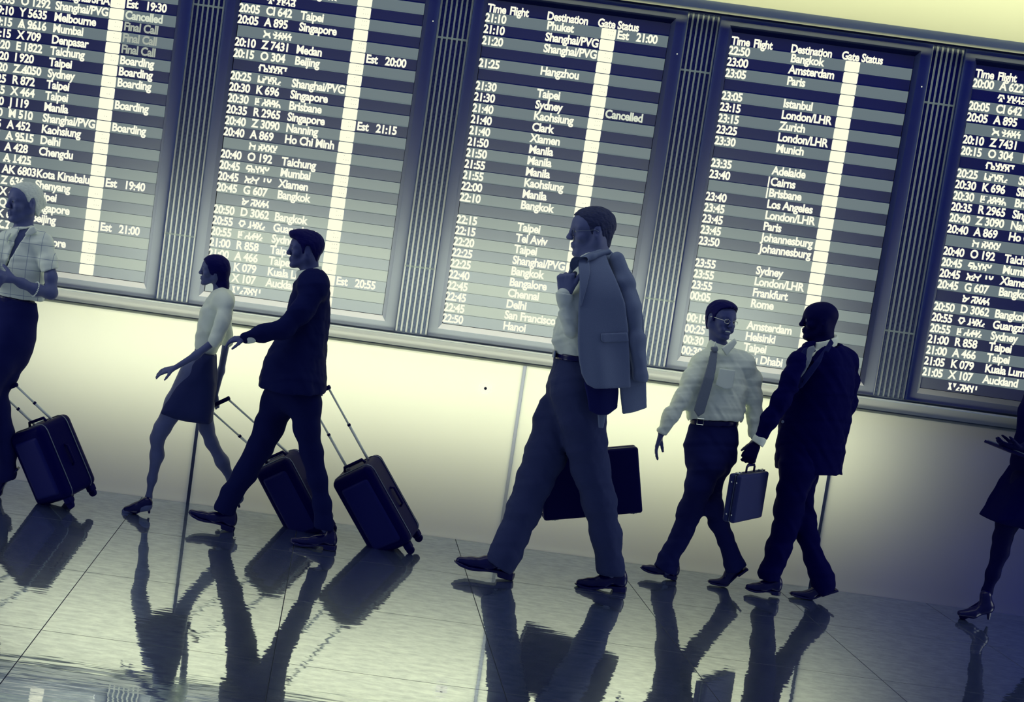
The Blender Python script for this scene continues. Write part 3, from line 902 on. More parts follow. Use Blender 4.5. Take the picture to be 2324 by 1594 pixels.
def hand(F, W, d, n, s=1.0, curl=(25, 35, 25), thumb=1, spread=6, tcurl=10, tdir=(.62, .70, .25), k=.006, fing=(1, 1, 1, 1)):
    """five unequal fingers: W wrist, d towards the fingers, n the palm's facing, thumb = side"""
    d = _v(d) / np.linalg.norm(d); n = _v(n) - d * (_v(n) @ d); n /= np.linalg.norm(n); l = np.cross(d, n) * thumb
    s = s
    offs = (.030, .010, -.010, -.028); Ls = (.072, .080, .075, .058)
    for i, (o, L) in enumerate(zip(offs, Ls)):
        kn = W + d * (.088 - .004 * i) * s + l * o * s
        F.rc(W + l * o * .55 * s + d * .012 * s, kn, .0135 * s, .0105 * s, .012 * s)
        dirv = d * math.cos(math.radians(spread * (1.5 - i))) + l * math.sin(math.radians(spread * (1.5 - i)))
        a = 0; p = kn; r = .0092 * s
        for seg, cu in zip((.45, .31, .24), curl):
            a += math.radians(cu)
            q = p + (dirv * math.cos(a) + n * math.sin(a)) * L * seg * s * fing[i]
            F.rc(p, q, r, r * .92, k * s); p = q; r *= .92
    b = W + d * .022 * s + l * .024 * s
    t = _v(tdir); dirv = d * t[0] + l * t[1] + n * t[2]; dirv /= np.linalg.norm(dirv)
    m1 = b + dirv * .040 * s
    F.rc(b - dirv * .005 * s, m1, .0140 * s, .0115 * s, .012 * s)
    c = math.radians(tcurl); d2 = dirv * math.cos(c) + (d * .8 + n * .3) * math.sin(c); d2 /= np.linalg.norm(d2)
    m2 = m1 + d2 * .030 * s; F.rc(m1, m2, .0108 * s, .0098 * s, k * s)
    c2 = math.radians(tcurl * 2); d3 = dirv * math.cos(c2) + (d * .8 + n * .4) * math.sin(c2); d3 /= np.linalg.norm(d3)
    F.rc(m2, m2 + d3 * .024 * s, .0096 * s, .0082 * s, k * s)
    return F


def bounds(pts, m=.12):
    a = np.array(pts); return a.min(0) - m, a.max(0) + m


def shoe(parent, toe, heel, Y, h=.10, width=1.0, bend=None, ankle=None, m='leather', hs=1.0):
    """toe, heel: ends of the sole in the photo. bend: (ball point) when the heel is off the ground"""
    T = P(toe[0], toe[1], Y); Hh = P(heel[0], heel[1], Y)
    F = Field()
    if bend is None:
        u = T - Hh; L = np.linalg.norm(u); u /= L; v = np.array((-u[2], 0, u[0])) * (1 if u[0] > 0 else -1)
        Q = lambda a, b, y=0: Hh + u * a * L + v * b * L + np.array((0, y * L, 0))
        ky = .82 * width
        F.rc(Q(.125, .19), Q(.15, .30 * hs), .105 * L, .090 * L, .03, ky * 1.05)
        F.rc(Q(.16, .24 * hs), Q(.48, .165 * hs), .110 * L * (hs * .5 + .5), .090 * L * hs, .03, ky * 1.1)
        F.rc(Q(.45, .13 * hs), Q(.72, .098 * hs), .095 * L * hs, .074 * L * hs, .03, ky * 1.38 / hs)
        F.rc(Q(.70, .098 * hs), Q(.93 if hs == 1 else .90, .084 * hs), .076 * L * hs, .056 * L * hs, .02, ky * 1.38 / hs)
        F.rc(Q(.16, .24), Q(.20, .42 * hs), .085 * L, .078 * L, .02, ky)
        F.half(Q(.5, .045), -v)
        lo, hi = bounds([Q(0, 0), Q(1, 0), Q(0, .4), Q(1, .4), Q(.5, .1, .3), Q(.5, .1, -.3)], .03)
        o = F.build('shoe', M[m], parent, lo, hi, .006)
        S = Field()
        pl = [(0, 0), (.27, 0), (.285, .06), (.42, .050), (.6, .014), (.75, 0), (.9, .016), (1.0, .058), (.985, .078), (.75, .050), (.55, .070), (.3, .115), (.0, .120), (-.008, .06)]
        pw = [(Hh + u * a * L + v * b * L)[[0, 2]] for a, b in pl]
        S.panel(pw, Y, .135 * L * width, .003, 'u', .003)
        S.ell(Q(.70, .0), (1, 1, 1), None, .01, 'i') if False else None
        # round the toe and heel in plan
        S.rc(Q(.13, .03), Q(.13, .03), .135 * L, .135 * L, .001) if False else None
        def plan(p):
            q = p - Hh; a = q @ u / L; y = np.abs(q[:, 1]) / L
            wdt = np.interp(a, [-.01, .03, .12, .30, .45, .70, .88, .97, 1.005], [.0, .075, .105, .092, .10, .135, .105, .055, .0]) * width
            return (y - wdt) * L * .7
        S._add('i', plan, .003)
        S.build('sole', M['leather'], o, lo - .02, hi + .02, .005)
    else:
        Bp = P(bend[0], bend[1], Y)
        u = T - Bp; L1 = np.linalg.norm(u); u /= L1; v = np.array((-u[2], 0, u[0])) * (1 if u[0] > 0 else -1)
        u2 = Hh - Bp; L2 = np.linalg.norm(u2); u2 /= L2; v2 = np.array((u2[2], 0, -u2[0])); v2 = v2 if v2[2] > 0 else -v2
        L = (L1 + L2); ky = .82 * width
        A = lambda a, b: Bp + u * a * L + v * b * L
        B = lambda a, b: Bp + u2 * a * L + v2 * b * L
        F.rc(A(.0, .09), A(L1 / L - .065, .062), .080 * L, .048 * L, .03, ky * 1.45)
        F.rc(A(.0, .10), B(.28, .14), .088 * L, .088 * L, .03, ky * 1.2)
        F.rc(B(.25, .16), B(L2 / L - .12, .15), .10 * L, .095 * L, .03, ky * 1.1)
        F.rc(B(L2 / L - .14, .2), B(L2 / L - .17, .32), .088 * L, .078 * L, .02, ky)
        lo, hi = bounds([T, Hh, Bp, B(.5, .4), A(.2, .3)], .07)
        o = F.build('shoe', M[m], parent, lo, hi, .006)
        S = Field()
        pts = [A(L1 / L, .05), A(L1 / L - .1, .012), A(.1, 0), A(0, 0), B(.12, .0), B(.28, .022), B(L2 / L - .27, .035), B(L2 / L - .26, 0), B(L2 / L, 0), B(L2 / L, .05), B(.3, .055), B(.1, .042), A(.05, .04), A(L1 / L - .05, .06)]
        S.panel([p[[0, 2]] for p in pts], Y, .105 * L * width, .003, 'u', .003)
        S.build('sole', M['leather'], o, lo, hi, .005)
    return o


def limb(F, pts, Y, k=.03, ky=1.0, scale=1.0, add=0.0):
    """pts: (px, py, r_px, dy) in the photograph; grown as one tapering chain in depth Y + dy"""
    q = []
    for p in pts:
        dy = p[3] if len(p) > 3 else 0
        q.append((P(p[0], p[1], Y + dy), max(.004, RM(p[2], Y + dy) * scale + add)))
    F.chain(q, k, ky)
    return q


def leg_body(F, l, Y):
    q = [t if i < len(l) - 2 else (t[0], t[1], t[2] * (.75 if i == len(l) - 2 else .5)) + tuple(t[3:]) for i, t in enumerate(l)]
    return limb(F, q, Y, .03, 1, .64)


def both(a, b): return lambda p: a(p) + b(p)


def cutplane(F, a, b, Y, keep):
    """flat hem through photo points a and b; keep = a photo point on the side that stays"""
    A, B, K = P(*a, Y), P(*b, Y), P(*keep, Y)
    e = B - A; n = np.array((e[2], 0, -e[0])); n /= np.linalg.norm(n)
    if (K - A) @ n > 0: n = -n
    F.half(A, n)


# ------------------------------------------------------------------ people
def zoomed(ox, oy, sc):
    def f(*t):
        r = (ox + t[0] / sc, oy + t[1] / sc)
        if len(t) > 2: r += (t[2] / sc,) + tuple(t[3:])
        return r
    return f


zA = zoomed(1000, 440, 3.465); zB = zoomed(1000, 850, 3.065); zC = zoomed(1420, 650, 3.707); zD = zoomed(1420, 1000, 3.795)
zE = zoomed(0, 380, 3.987); zF = zoomed(0, 760, 3.623); zG = zoomed(240, 500, 2.043); zH = zoomed(2050, 880, 2.953)
UP = np.array((0, 0, 1.))


def box_of(fields_pts, m=.16):
    return bounds([p for p in fields_pts], m)


def person(label, Y, xpx, ypx, group=None):
    g = P(xpx, ypx, Y); return empty('person', (g[0], Y, 0), label, 'person', group)


# ---- the tall man with the jacket over his shoulder (walks to the left, seen from his left side)
def big_man():
    f1 = zB(440, 1432); f2 = zB(1215, 1516)
    Yf1 = G(*f1)[1] + .02; Yf2 = G(*f2)[1] + .02
    Yp = -.86
    root = person('tall greying man in glasses carrying his jacket over his shoulder', Yp, 1270, 1340)
    hd = Head(*headframe(zA(1186, 302)[:2], 111, Yp, 3, 9))
    lead = [zB(900, 130, 150, .08), zB(800, 330, 148, .10), zB(728, 560, 140, .10), zB(655, 745, 124, .09), zB(578, 950, 116, .08), zB(500, 1130, 108, .06), zB(452, 1240, 108, .04), zB(405, 1330, 106, .02)]
    near = [zB(950, 110, 170, -.08), zB(985, 300, 158, -.10), zB(1010, 470, 142, -.10), zB(1040, 640, 128, -.10), zB(1098, 870, 118, -.09), zB(1146, 1100, 104, -.07), zB(1180, 1330, 90, -.05), zB(1190, 1420, 88, -.05)]
    dl = Yf1 - Yp; dn = Yf2 - Yp
    lead = [(a, b, c, d * (1 - i / 7) + dl * i / 7) for i, (a, b, c, d) in enumerate(lead)]
    near = [(a, b, c, d * (1 - i / 7) + dn * i / 7) for i, (a, b, c, d) in enumerate(near)]
    torso = [zA(1185, 650, 120), zA(1175, 800, 150), zA(1130, 960, 165), zA(1085, 1090, 172), zA(1072, 1230, 172)]
    armn = [zA(1175, 640, 75, -.17), zA(1100, 860, 72, -.22), zA(1035, 1050, 72, -.22)]
    fore = [zA(1030, 1060, 68, -.22), zA(1000, 930, 66, -.24), zA(973, 800, 56, -.26)]
    armf = [zA(1200, 650, 75, .18), zA(1230, 1100, 66, .24), zB(1010, 300, 50, .26), zB(1020, 440, 36, .28)]
    # body
    B = Field(); hd.grow(B, nose=1.08, jaw=1.02)
    B.rc(hd.w(-.030, 0, -.04), P(*zA(1190, 570)[:2], Yp), .060 * hd.s, .064 * hd.s, .03)
    B.rc(P(*zA(1190, 600)[:2], Yp - .12), P(*zA(1190, 600)[:2], Yp + .12), .06, .06, .08)
    limb(B, torso, Yp, .05, 1.35, .82)
    limb(B, armn, Yp, .03, 1, .72); limb(B, fore, Yp, .03, 1, .66); limb(B, armf, Yp, .03, 1, .72)
    leg_body(B, lead, Yp); leg_body(B, near, Yp)
    wr = P(*zA(973, 800)[:2], Yp - .26); s = hd.s * 1.0
    hand(B, wr, (-.10, -.05, 1), (.45, .85, .0), s * 1.08, curl=(75, 85, 60), thumb=-1, tdir=(.85, .45, .2), tcurl=4)
    wf = P(*zB(1020, 440)[:2], Yp + .28)
    hand(B, wf, (.05, 0, -1), (0, -1, 0), s * .92, curl=(60, 80, 50), thumb=-1)
    lo, hi = box_of([P(*zA(900, 40)[:2], Yp), P(*zA(1400, 40)[:2], Yp), P(*f1, Yp), P(*f2, Yp - .25), P(*f2, Yp + .3)], .14)
    body = B.build('body', M['skin'], root, lo, hi, .0065)
    hd.face_parts(root, glasses=True, brow='hair_mid', lips=False)
    H = Field(); prof = [(.092, .104), (.084, .084), (.066, .080), (.050, .070), (.036, .048), (.024, .020), (.014, -.012), (.006, -.010), (.002, .020), (-.010, .032), (-.026, .028), (-.034, .002), (-.042, -.040),
                        (-.070, -.074), (-.10, -.085), (-.16, -.05), (-.16, .18), (.12, .18)]
    hd.hair(H, prof, .0065, .004, seed=3, amp=.0026, back=.003)
    a, b = bounds([hd.w(f, l, u) for f in (-.13, .12) for l in (-.1, .1) for u in (-.1, .15)], .02)
    H.build('hair', M['hair_mid'], root, a, b, .005)
    # shirt
    S = Field(); limb(S, torso, Yp, .05, 1.4); limb(S, armn, Yp, .05); limb(S, armf[:-1], Yp, .04)
    S.rc(P(*zA(1188, 590)[:2], Yp - .12), P(*zA(1188, 590)[:2], Yp + .12), .085, .085, .06)
    limb(S, [zA(*t) for t in ((1030, 1068, 66, -.22), (1010, 960, 70, -.235), (985, 860, 56, -.25), (973, 792, 58, -.26))], Yp, .02)
    S.rc(P(*zA(960, 1190)[:2], Yp - .05), P(*zA(930, 1150)[:2], Yp - .05), .04, .03, .04)
    cutplane(S, zA(900, 1250), zA(1100, 1262), Yp, zA(1000, 900))
    cutplane(S, zA(900, 792 - 22), zA(1035, 792), Yp, zA(1000, 1000)) if False else None
    S.disp(both(folds(.0055, 1.3, 5), folds(.0026, 3.0, 6)))
    S.build('shirt', M['shirt_big'], root, lo, hi, .0075)
    # cuff and collar
    Cf = Field(); Cf.rc(P(*zA(976, 825)[:2], Yp - .258), P(*zA(972, 782)[:2], Yp - .262), .043, .044, .01)
    Cf.half(P(*zA(972, 782)[:2], Yp - .26), (0, 0, 1)).build('cuff', M['shirt_big'], root, *bounds([P(*zA(975, 800)[:2], Yp - .26)], .1), .005)
    K = Field(); K.rc(P(*zA(1195, 560)[:2], Yp), P(*zA(1215, 470)[:2], Yp), .074, .069, .01).half(P(*zA(1215, 478)[:2], Yp), (-.25, 0, 1)).rc(P(*zA(1215, 420)[:2], Yp), P(*zA(1195, 600)[:2], Yp), .060 * hd.s, .064 * hd.s, .004, 1, 's')
    K.build('collar', M['shirt_big'], root, *bounds([P(*zA(1200, 510)[:2], Yp)], .13), .006)
    # trousers
    T = Field(); limb(T, lead, Yp, .035, 1.0); limb(T, near, Yp, .035, 1.0)
    limb(T, [zA(1072, 1275, 172), zB(935, 90, 172), zB(950, 190, 165)], Yp, .05, 1.25)
    T.rc(P(*zB(735, 205)[:2], Yp + .05), P(*zB(700, 290)[:2], Yp + .05), .035, .03, .04)
    cutplane(T, zA(880, 1255), zA(1120, 1270), Yp, zA(1000, 1500))
    # hems: two planes limited to each leg are carved with wedge boxes
    def hem(F, a, b, Y, thick=.25):
        A_, B_ = P(*a, Y), P(*b, Y); e = B_ - A_; L = np.linalg.norm(e); e /= L; n = np.array((e[2], 0, -e[0])); n = n if n[2] < 0 else -n
        F.box((A_ + B_) / 2 + n * .15, (L * .75, .16, .15), np.stack([e, (0, 1, 0), n], 1), .004, .003, 's')
    T.hem = None
    hem(T, zB(300, 1272), zB(520, 1400), Yf1); hem(T, zB(1090, 1385), zB(1275, 1390), Yf2)
    T.disp(both(folds(.005, .9, 8), folds(.0018, 2.6, 7)))
    T.build('trousers', M['trouser_grey'], root, lo, hi, .008)
    # belt
    Be = Field(); limb(Be, [zA(1072, 1240, 181), zA(1070, 1290, 181)], Yp, .01, 1.27)
    cutplane(Be, zA(880, 1243), zA(1120, 1258), Yp, zA(1000, 1500)); cutplane(Be, zA(880, 1292), zA(1120, 1306), Yp, zA(1000, 1000))
    be = Be.build('belt', M['leather'], root, *bounds([P(*zA(1070, 1265)[:2], Yp)], .3), .006)
    bc = P(*zA(905, 1263)[:2], Yp - .05)
    MB().obox(bc + (-.008, 0, 0), np.eye(3), (.006, .026, .020), .003).build('buckle', M['steel'], be)
    shoe(root, zB(82, 1322), zB(505, 1434), Yf1, hs=1.12); shoe(root, zB(925, 1478), zB(1290, 1520), Yf2, hs=1.15)
    # wristwatch on the raised arm is hidden by the cuff; the jacket is a thing of its own
    jk = empty('suit_jacket', P(*zA(1330, 900)[:2], Yp - .3), 'grey suit jacket slung over the tall man\'s shoulder', 'jacket')
    Yj = Yp - .325
    xc = P(*zA(1300, 900)[:2], Yj)[0]
    wave = folds(.010, .35, 12, dirs=((1, 0, .12), (1.4, 0, -.1)))
    zt_ = P(*zA(1200, 480)[:2], Yj)[2]
    def yf(off, curl=.6):
        def g(x, z):
            top = np.clip((z - (zt_ - .22)) / .22, 0, 1.2)
            return Yj + off + curl * (x - xc) ** 2 + .10 * top ** 2.2 + wave(np.stack([x, x * 0, z], -1)) * (1 - np.clip(top, 0, 1) * .6)
        return g
    def poly(pts, zf=zA): return [P(*zf(*q)[:2], Yj)[[0, 2]] for q in pts]
    def panel(name, pts, off, t, m, h=.0065, zf=zA, curl=.6, lab=None, par=None):
        F = Field(); pl = poly(pts, zf) if zf else [P(*q, Yj)[[0, 2]] for q in pts]
        F.panel(pl, yf(off, curl), t, .004, 'u', .005)
        a = np.array(pl); lo_ = (a[:, 0].min() - .03, Yj - .12, a[:, 1].min() - .03); hi_ = (a[:, 0].max() + .03, Yj + .48, a[:, 1].max() + .03)
        return F.build(name, M[m], par or jk, lo_, hi_, h, **({'label': lab} if lab else {}))
    b2a = lambda x, y: ((1000 + x / 3.065 - 1000) * 3.465, (850 + y / 3.065 - 440) * 3.465)
    panel('front_panel', [(1098, 512), (1190, 470), (1290, 440), (1325, 448), (1345, 560), (1395, 700), (1450, 860), (1478, 1060), (1492, 1300), (1500, 1530), (1210, 1532), (1150, 1500), (1110, 1420), (1088, 1300), (1080, 1150), (1086, 900), (1100, 700)], 0, .011, 'suit_grey')
    panel('back_panel', [(1310, 446), (1375, 444), (1448, 500), (1520, 640), (1588, 830), (1622, 1000), (1638, 1250), (1642, 1450), b2a(1457, 90), b2a(1466, 254), b2a(1375, 278), b2a(1286, 292), b2a(1272, 180), b2a(1262, 60), (1440, 1300), (1420, 900), (1340, 640)], .055, .012, 'suit_grey')
    panel('lining', [b2a(1010, 60), b2a(1035, 180), b2a(1045, 262), b2a(1105, 292), b2a(1180, 294), b2a(1248, 248), b2a(1258, 140), b2a(1256, 60)], .060, .010, 'trouser_navy', lab='darker lining of the jacket')
    panel('hanging_tab', [b2a(1112, 270), b2a(1122, 392), b2a(1158, 396), b2a(1178, 290), b2a(1150, 262)], .10, .008, 'suit_grey')
    lap = panel('lapel', [(1096, 520), (1188, 478), (1184, 620), (1150, 740), (1106, 890), (1094, 890)], -.016, .006, 'suit_grey', .005)
    panel('pocket_flap', [(1255, 1096), (1465, 1090), (1482, 1164), (1275, 1170), (1255, 1150)], -.015, .006, 'suit_grey', .005)
    SL = Field(); limb(SL, [zA(*t) for t in ((1385, 520, 58, -.22), (1440, 690, 72, -.255), (1498, 900, 72, -.27), (1540, 1150, 68, -.28), (1568, 1455, 60, -.28))], Yp, .03)
    cutplane(SL, zA(1490, 1468), zA(1625, 1495), Yp - .27, zA(1500, 900)); SL.disp(folds(.007, .7, 6))
    SL.build('sleeve', M['suit_grey'], jk, *bounds([P(*zA(1395, 500)[:2], Yp), P(*zA(1568, 1500)[:2], Yp - .3)], .12), .007)
    CO = Field(); CO.chain([(P(*zA(1320, 458)[:2], Yp - .20), .015), (P(*zA(1190, 494)[:2], Yp - .25), .014), (P(*zA(1105, 532)[:2], Yp - .28), .016), (P(*zA(1062, 534)[:2], Yp - .28), .020), (P(*zA(1046, 560)[:2], Yp - .27), .014), (P(*zA(1010, 640)[:2], Yp - .265), .009)], .02)
    CO.build('collar', M['suit_grey'], jk, *bounds([P(*zA(1010, 640)[:2], Yp - .2), P(*zA(1330, 462)[:2], Yp - .1)], .08), .005)
    # briefcase held on his far side
    Yb = Yp + .30
    BL, BR, TR = P(*zB(712, 1010)[:2], Yb), P(*zB(1395, 952)[:2], Yb), P(*zB(1364, 496)[:2], Yb)
    ex = BR - BL; Wd = np.linalg.norm(ex); ex /= Wd; ez = np.array((-ex[2], 0, ex[0])); Hh = (TR - BR) @ ez
    c = (BL + BR) / 2 + ez * Hh / 2
    briefcase('large dark briefcase held behind the tall man\'s legs', c, ex, np.array((0, 1., 0)), ez, Wd, .105, Hh, 'leather_case', rim_low=True)


def briefcase(label, c, ex, ey, ez, W, D, H, m, rim_low=False):
    R = np.stack([ex, ey, ez], 1)
    at = lambda x, y, z: c + ex * x + ey * y + ez * z
    root = empty('briefcase', at(0, 0, -H / 2), label, 'briefcase')
    F = Field().box(at(0, -D * .27, 0), (W / 2, D * .23, H / 2), R, .014, .004)
    pts = [at(x, y, z) for x in (-W / 2, W / 2) for y in (-D, D) for z in (-H / 2, H / 2)]
    F.build('lid', M[m], root, *bounds(pts, .03), .006)
    Field().box(at(0, D * .27, 0), (W / 2, D * .23, H / 2), R, .014, .004).build('shell', M[m], root, *bounds(pts, .03), .006)
    MB().obox(at(0, 0, 0), R, (W / 2 - .003, D * .05, H / 2 - .003), .004).build('rim', M['steel'], root)
    s = -1 if rim_low else 1
    for q in (-.38, .42):
        l = MB().obox(at(W * q, 0, s * (H / 2 + .003)), R, (.020, .014, .005), .002).build('latch', M['metal'], root)
        MB().lathe(at(W * q, -.004, s * (H / 2 + .007)), [(.006, 0), (.005, .004)], axis=ez * s, n=10).build('lock_button', M['steel'], l)
    hp = [at(-.055, 0, H / 2), at(-.055, 0, H / 2 + .030), at(-.035, 0, H / 2 + .042), at(.035, 0, H / 2 + .042), at(.055, 0, H / 2 + .030), at(.055, 0, H / 2)]
    MB().tube(hp, [.006, .006, .009, .009, .006, .006], 8).build('handle', M['leather'], root, smooth=True)
    for q in (-1, 1):
        for y in (-.2, .2):
            MB().lathe(at(-W / 2 - .001, D * y, -H / 2 + .045 if q < 0 else H / 2 - .045), [(.004, 0), (.002, .0015)], axis=-ex, n=8).build('stud', M['metal'], root)
    return root


# ---- the man in shirt and tie, seen half from the front
def mid_man():
    f1 = zD(420, 1206); f2 = zD(760, 1250)
    Yf1 = G(*f1)[1]; Yf2 = G(*f2)[1]; Yp = (Yf1 + Yf2) / 2
    root = person('smiling man in glasses, white shirt and tie, without a jacket', Yp, 1570, 1320)
    hd = Head(*headframe(zC(800, 284)[:2], 85, Yp, 116, 3, -3))
    dl, dn = Yf1 - Yp - .0, Yf2 - Yp
    lead = [zD(640, 60, 110, -.02), zD(695, 200, 140, -.05), zD(632, 400, 112, -.07), zD(550, 620, 98, dl), zD(495, 780, 78, dl), zD(440, 900, 74, dl), zD(372, 1010, 82, dl), zD(348, 1100, 88, dl), zD(350, 1160, 84, dl)]
    back = [zD(790, 60, 130, .03), zD(740, 300, 110, .05), zD(725, 430, 92, .06), zD(745, 560, 86, dn), zD(797, 700, 74, dn), zD(862, 850, 66, dn), zD(905, 960, 66, dn), zD(940, 1070, 84, dn), zD(950, 1110, 88, dn)]
    torso = [zC(800, 665, 165), zC(782, 740, 198), zC(765, 860, 205), zC(755, 980, 200), zC(748, 1080, 198)]
    armr = [zC(640, 668, 80, -.02), zC(560, 780, 76, -.04), zC(480, 940, 68, -.06), zC(385, 1090, 62, -.07), zC(305, 1228, 48, -.08)]
    arml = [zC(1000, 665, 84, .0), zC(1055, 780, 76, .02), zC(1075, 930, 66, .02), zC(1085, 1100, 58, .02), zC(1085, 1262, 50, .0)]
    B = Field(); hd.grow(B, nose=1.0, smile=True)
    nb = P(*zC(775, 520)[:2], Yp)
    B.rc(hd.w(-.020, 0, -.04), nb, .050 * hd.s, .054 * hd.s, .025)
    limb(B, torso, Yp, .05, .62, .82); limb(B, armr, Yp, .03, 1, .72); limb(B, arml, Yp, .03, 1, .72)
    leg_body(B, lead, Yp); leg_body(B, back, Yp)
    wr = P(*zC(297, 1250)[:2], Yp - .08)
    hand(B, wr, (-.18, 0, -1), (.9, -.3, 0), hd.s * .98, curl=(12, 14, 10), thumb=-1, spread=2, tdir=(.85, .35, .45), tcurl=12)
    wl = P(*zC(1080, 1300)[:2], Yp)
    hand(B, wl, (-.05, 0, -1), (-1, -.2, 0), hd.s * .95, curl=(22, 25, 15), thumb=1, spread=2)
    lo, hi = box_of([P(*zC(230, 60)[:2], Yp), P(*zC(1150, 60)[:2], Yp), P(*f1, Yp - .15), P(*zD(1050, 1240)[:2], Yp + .2)], .13)
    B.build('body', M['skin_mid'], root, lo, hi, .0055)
    hd.face_parts(root, glasses=True, smile=True, rim='metal')
    H = Field(); prof = [(.098, .112), (.090, .092), (.074, .082), (.056, .074), (.040, .050), (.028, .020), (.019, -.016), (.010, -.014), (.006, .018), (-.008, .034), (-.026, .030), (-.036, .004), (-.042, -.034),
                        (-.062, -.066), (-.09, -.08), (-.16, -.05), (-.16, .18), (.12, .18)]
    def quiff(F): F.ell(hd.w(.040, 0, .090), _v((.052, .054, .026)) * hd.s, hd.R, .03 * hd.s)
    hd.hair(H, prof, .010, .008, quiff, 4, .0025)
    a, b = bounds([hd.w(f, l, u) for f in (-.13, .12) for l in (-.1, .1) for u in (-.1, .15)], .02)
    H.build('hair', M['hair_dark'], root, a, b, .0045)
    S = Field(); limb(S, torso, Yp, .06, .66); limb(S, armr, Yp, .035); limb(S, arml, Yp, .035)
    S.rc(P(*zC(650, 655)[:2], Yp), P(*zC(760, 600)[:2], Yp), .052, .050, .05, .9); S.rc(P(*zC(800, 600)[:2], Yp), P(*zC(985, 655)[:2], Yp), .050, .055, .05, .9)
    S.rc(P(*zC(600, 1085)[:2], Yp - .03), P(*zC(905, 1080)[:2], Yp - .03), .045, .048, .04)
    def hem(F, a_, b_, Y, th=.16, w=.7):
        A_, B_ = P(*a_, Y), P(*b_, Y); e = B_ - A_; L = np.linalg.norm(e); e /= L; n = np.array((e[2], 0, -e[0])); n = n if n[2] < 0 else -n
        F.box((A_ + B_) / 2 + n * .12, (L * w, th, .12), np.stack([e, (0, 1, 0), n], 1), .003, .003, 's')
    hem(S, zC(540, 1108), zC(950, 1122), Yp, .3, .52); hem(S, zC(255, 1225), zC(345, 1262), Yp - .08); hem(S, zC(1030, 1268), zC(1145, 1275), Yp, .12, .55)
    S.disp(both(folds(.005, 1.3, 15), folds(.0026, 3.0, 16))); S.build('shirt', M['shirt'], root, lo, hi, .0065)
    # collar wings
    for pts, dy in ((((712, 470), (724, 452), (748, 508), (708, 576), (684, 552)), -.084), (((765, 508), (880, 425), (898, 462), (868, 505), (808, 574)), -.098)):
        F = Field(); pl = [P(*zC(*q)[:2], Yp)[[0, 2]] for q in pts]; x0 = nb[0]
        F.panel(pl, lambda x, z: Yp + dy + .7 * (x - x0) ** 2, .008, .003, 'u', .004)
        F.build('collar_wing', M['shirt'], root, *bounds([P(*zC(790, 510)[:2], Yp)], .17), .005)
    K = Field(); K.rc(nb, P(*zC(792, 455)[:2], Yp), .068 * hd.s, .062 * hd.s, .01).half(P(*zC(800, 462)[:2], Yp), (.15, -.35, 1)).rc(hd.w(-.02, 0, -.04), nb, .048 * hd.s, .052 * hd.s, .003, 1, 's')
    K.build('collar_band', M['shirt'], root, *bounds([P(*zC(790, 500)[:2], Yp)], .12), .004)
    # tie, following the chest
    Tt = Field(); tr = lambda pts: [P(*zC(*q)[:2], Yp - .12)[[0, 2]] for q in pts]
    zc0 = P(*zC(740, 530)[:2], Yp)[2]; zc1 = P(*zC(740, 760)[:2], Yp)[2]
    yt = lambda x, z: Yp - .108 - .038 * np.clip((zc0 - z) / (zc0 - zc1), 0, 1) + 1.2 * (x - P(*zC(730, 760)[:2], Yp)[0]) ** 2
    Tt.panel(tr([(718, 548), (738, 545), (778, 548), (765, 640), (742, 740), (700, 900), (652, 1062), (602, 1096), (568, 1042), (605, 900), (650, 760), (690, 650)]), yt, .006, .003, 'u', .003)
    tt = Tt.build('tie', M['tie'], root, *bounds([P(*zC(560, 1100)[:2], Yp - .15), P(*zC(780, 500)[:2], Yp)], .08), .005)
    Kn = Field(); Kn.panel(tr([(725, 512), (776, 508), (782, 540), (768, 556), (738, 556), (722, 536)]), yt, .014, .003, 'u', .008)
    Kn.build('knot', M['tie'], tt, *bounds([P(*zC(750, 530)[:2], Yp - .08)], .07), .004)
    pk = Field(); pl = [P(*zC(*q)[:2], Yp - .12)[[0, 2]] for q in ((780, 685), (918, 706), (892, 856), (832, 866), (746, 830))]
    pk.panel(pl, lambda x, z: Yp - .142 + 1.6 * (x - P(*zC(790, 760)[:2], Yp)[0]) ** 2, .004, .003, 'u', .003)
    pk.build('chest_pocket', M['shirt'], root, *bounds([P(*zC(830, 770)[:2], Yp - .12)], .1), .0045)
    # trousers, belt
    T = Field(); limb(T, lead, Yp, .035); limb(T, back, Yp, .035)
    limb(T, [zC(745, 1170, 198), zD(735, 60, 198), zD(740, 130, 180)], Yp, .05, .66)
    hem(T, zD(240, 1070), zD(450, 1172), Yf1, .2, .6); hem(T, zD(832, 1150), zD(1035, 1072), Yf2, .2, .6)
    cutplane(T, zC(550, 1142), zC(940, 1160), Yp, zC(750, 1400))
    T.disp(folds(.006, 1.1, 18)); T.build('trousers', M['trouser_navy'], root, lo, hi, .007)
    Be = Field(); limb(Be, [zC(745, 1120, 202), zC(745, 1180, 202)], Yp, .01, .68)
    cutplane(Be, zC(550, 1110), zC(940, 1126), Yp, zC(750, 1400)); cutplane(Be, zC(550, 1156), zC(940, 1170), Yp, zC(750, 800))
    be = Be.build('belt', M['leather'], root, *bounds([P(*zC(745, 1140)[:2], Yp)], .3), .0055)
    bp = P(*zC(625, 1137)[:2], Yp - .135)
    MB().tube([bp + (x, -.008, z) for x, z in ((-.018, -.017), (.018, -.017), (.018, .017), (-.018, .017))], .0022, 6, closed=True).build('buckle', M['metal'], be)
    shoe(root, zD(112, 1112), zD(437, 1210), Yf1, hs=1.1)
    shoe(root, zD(698, 1236), zD(1052, 1108), Yf2, bend=zD(850, 1254))


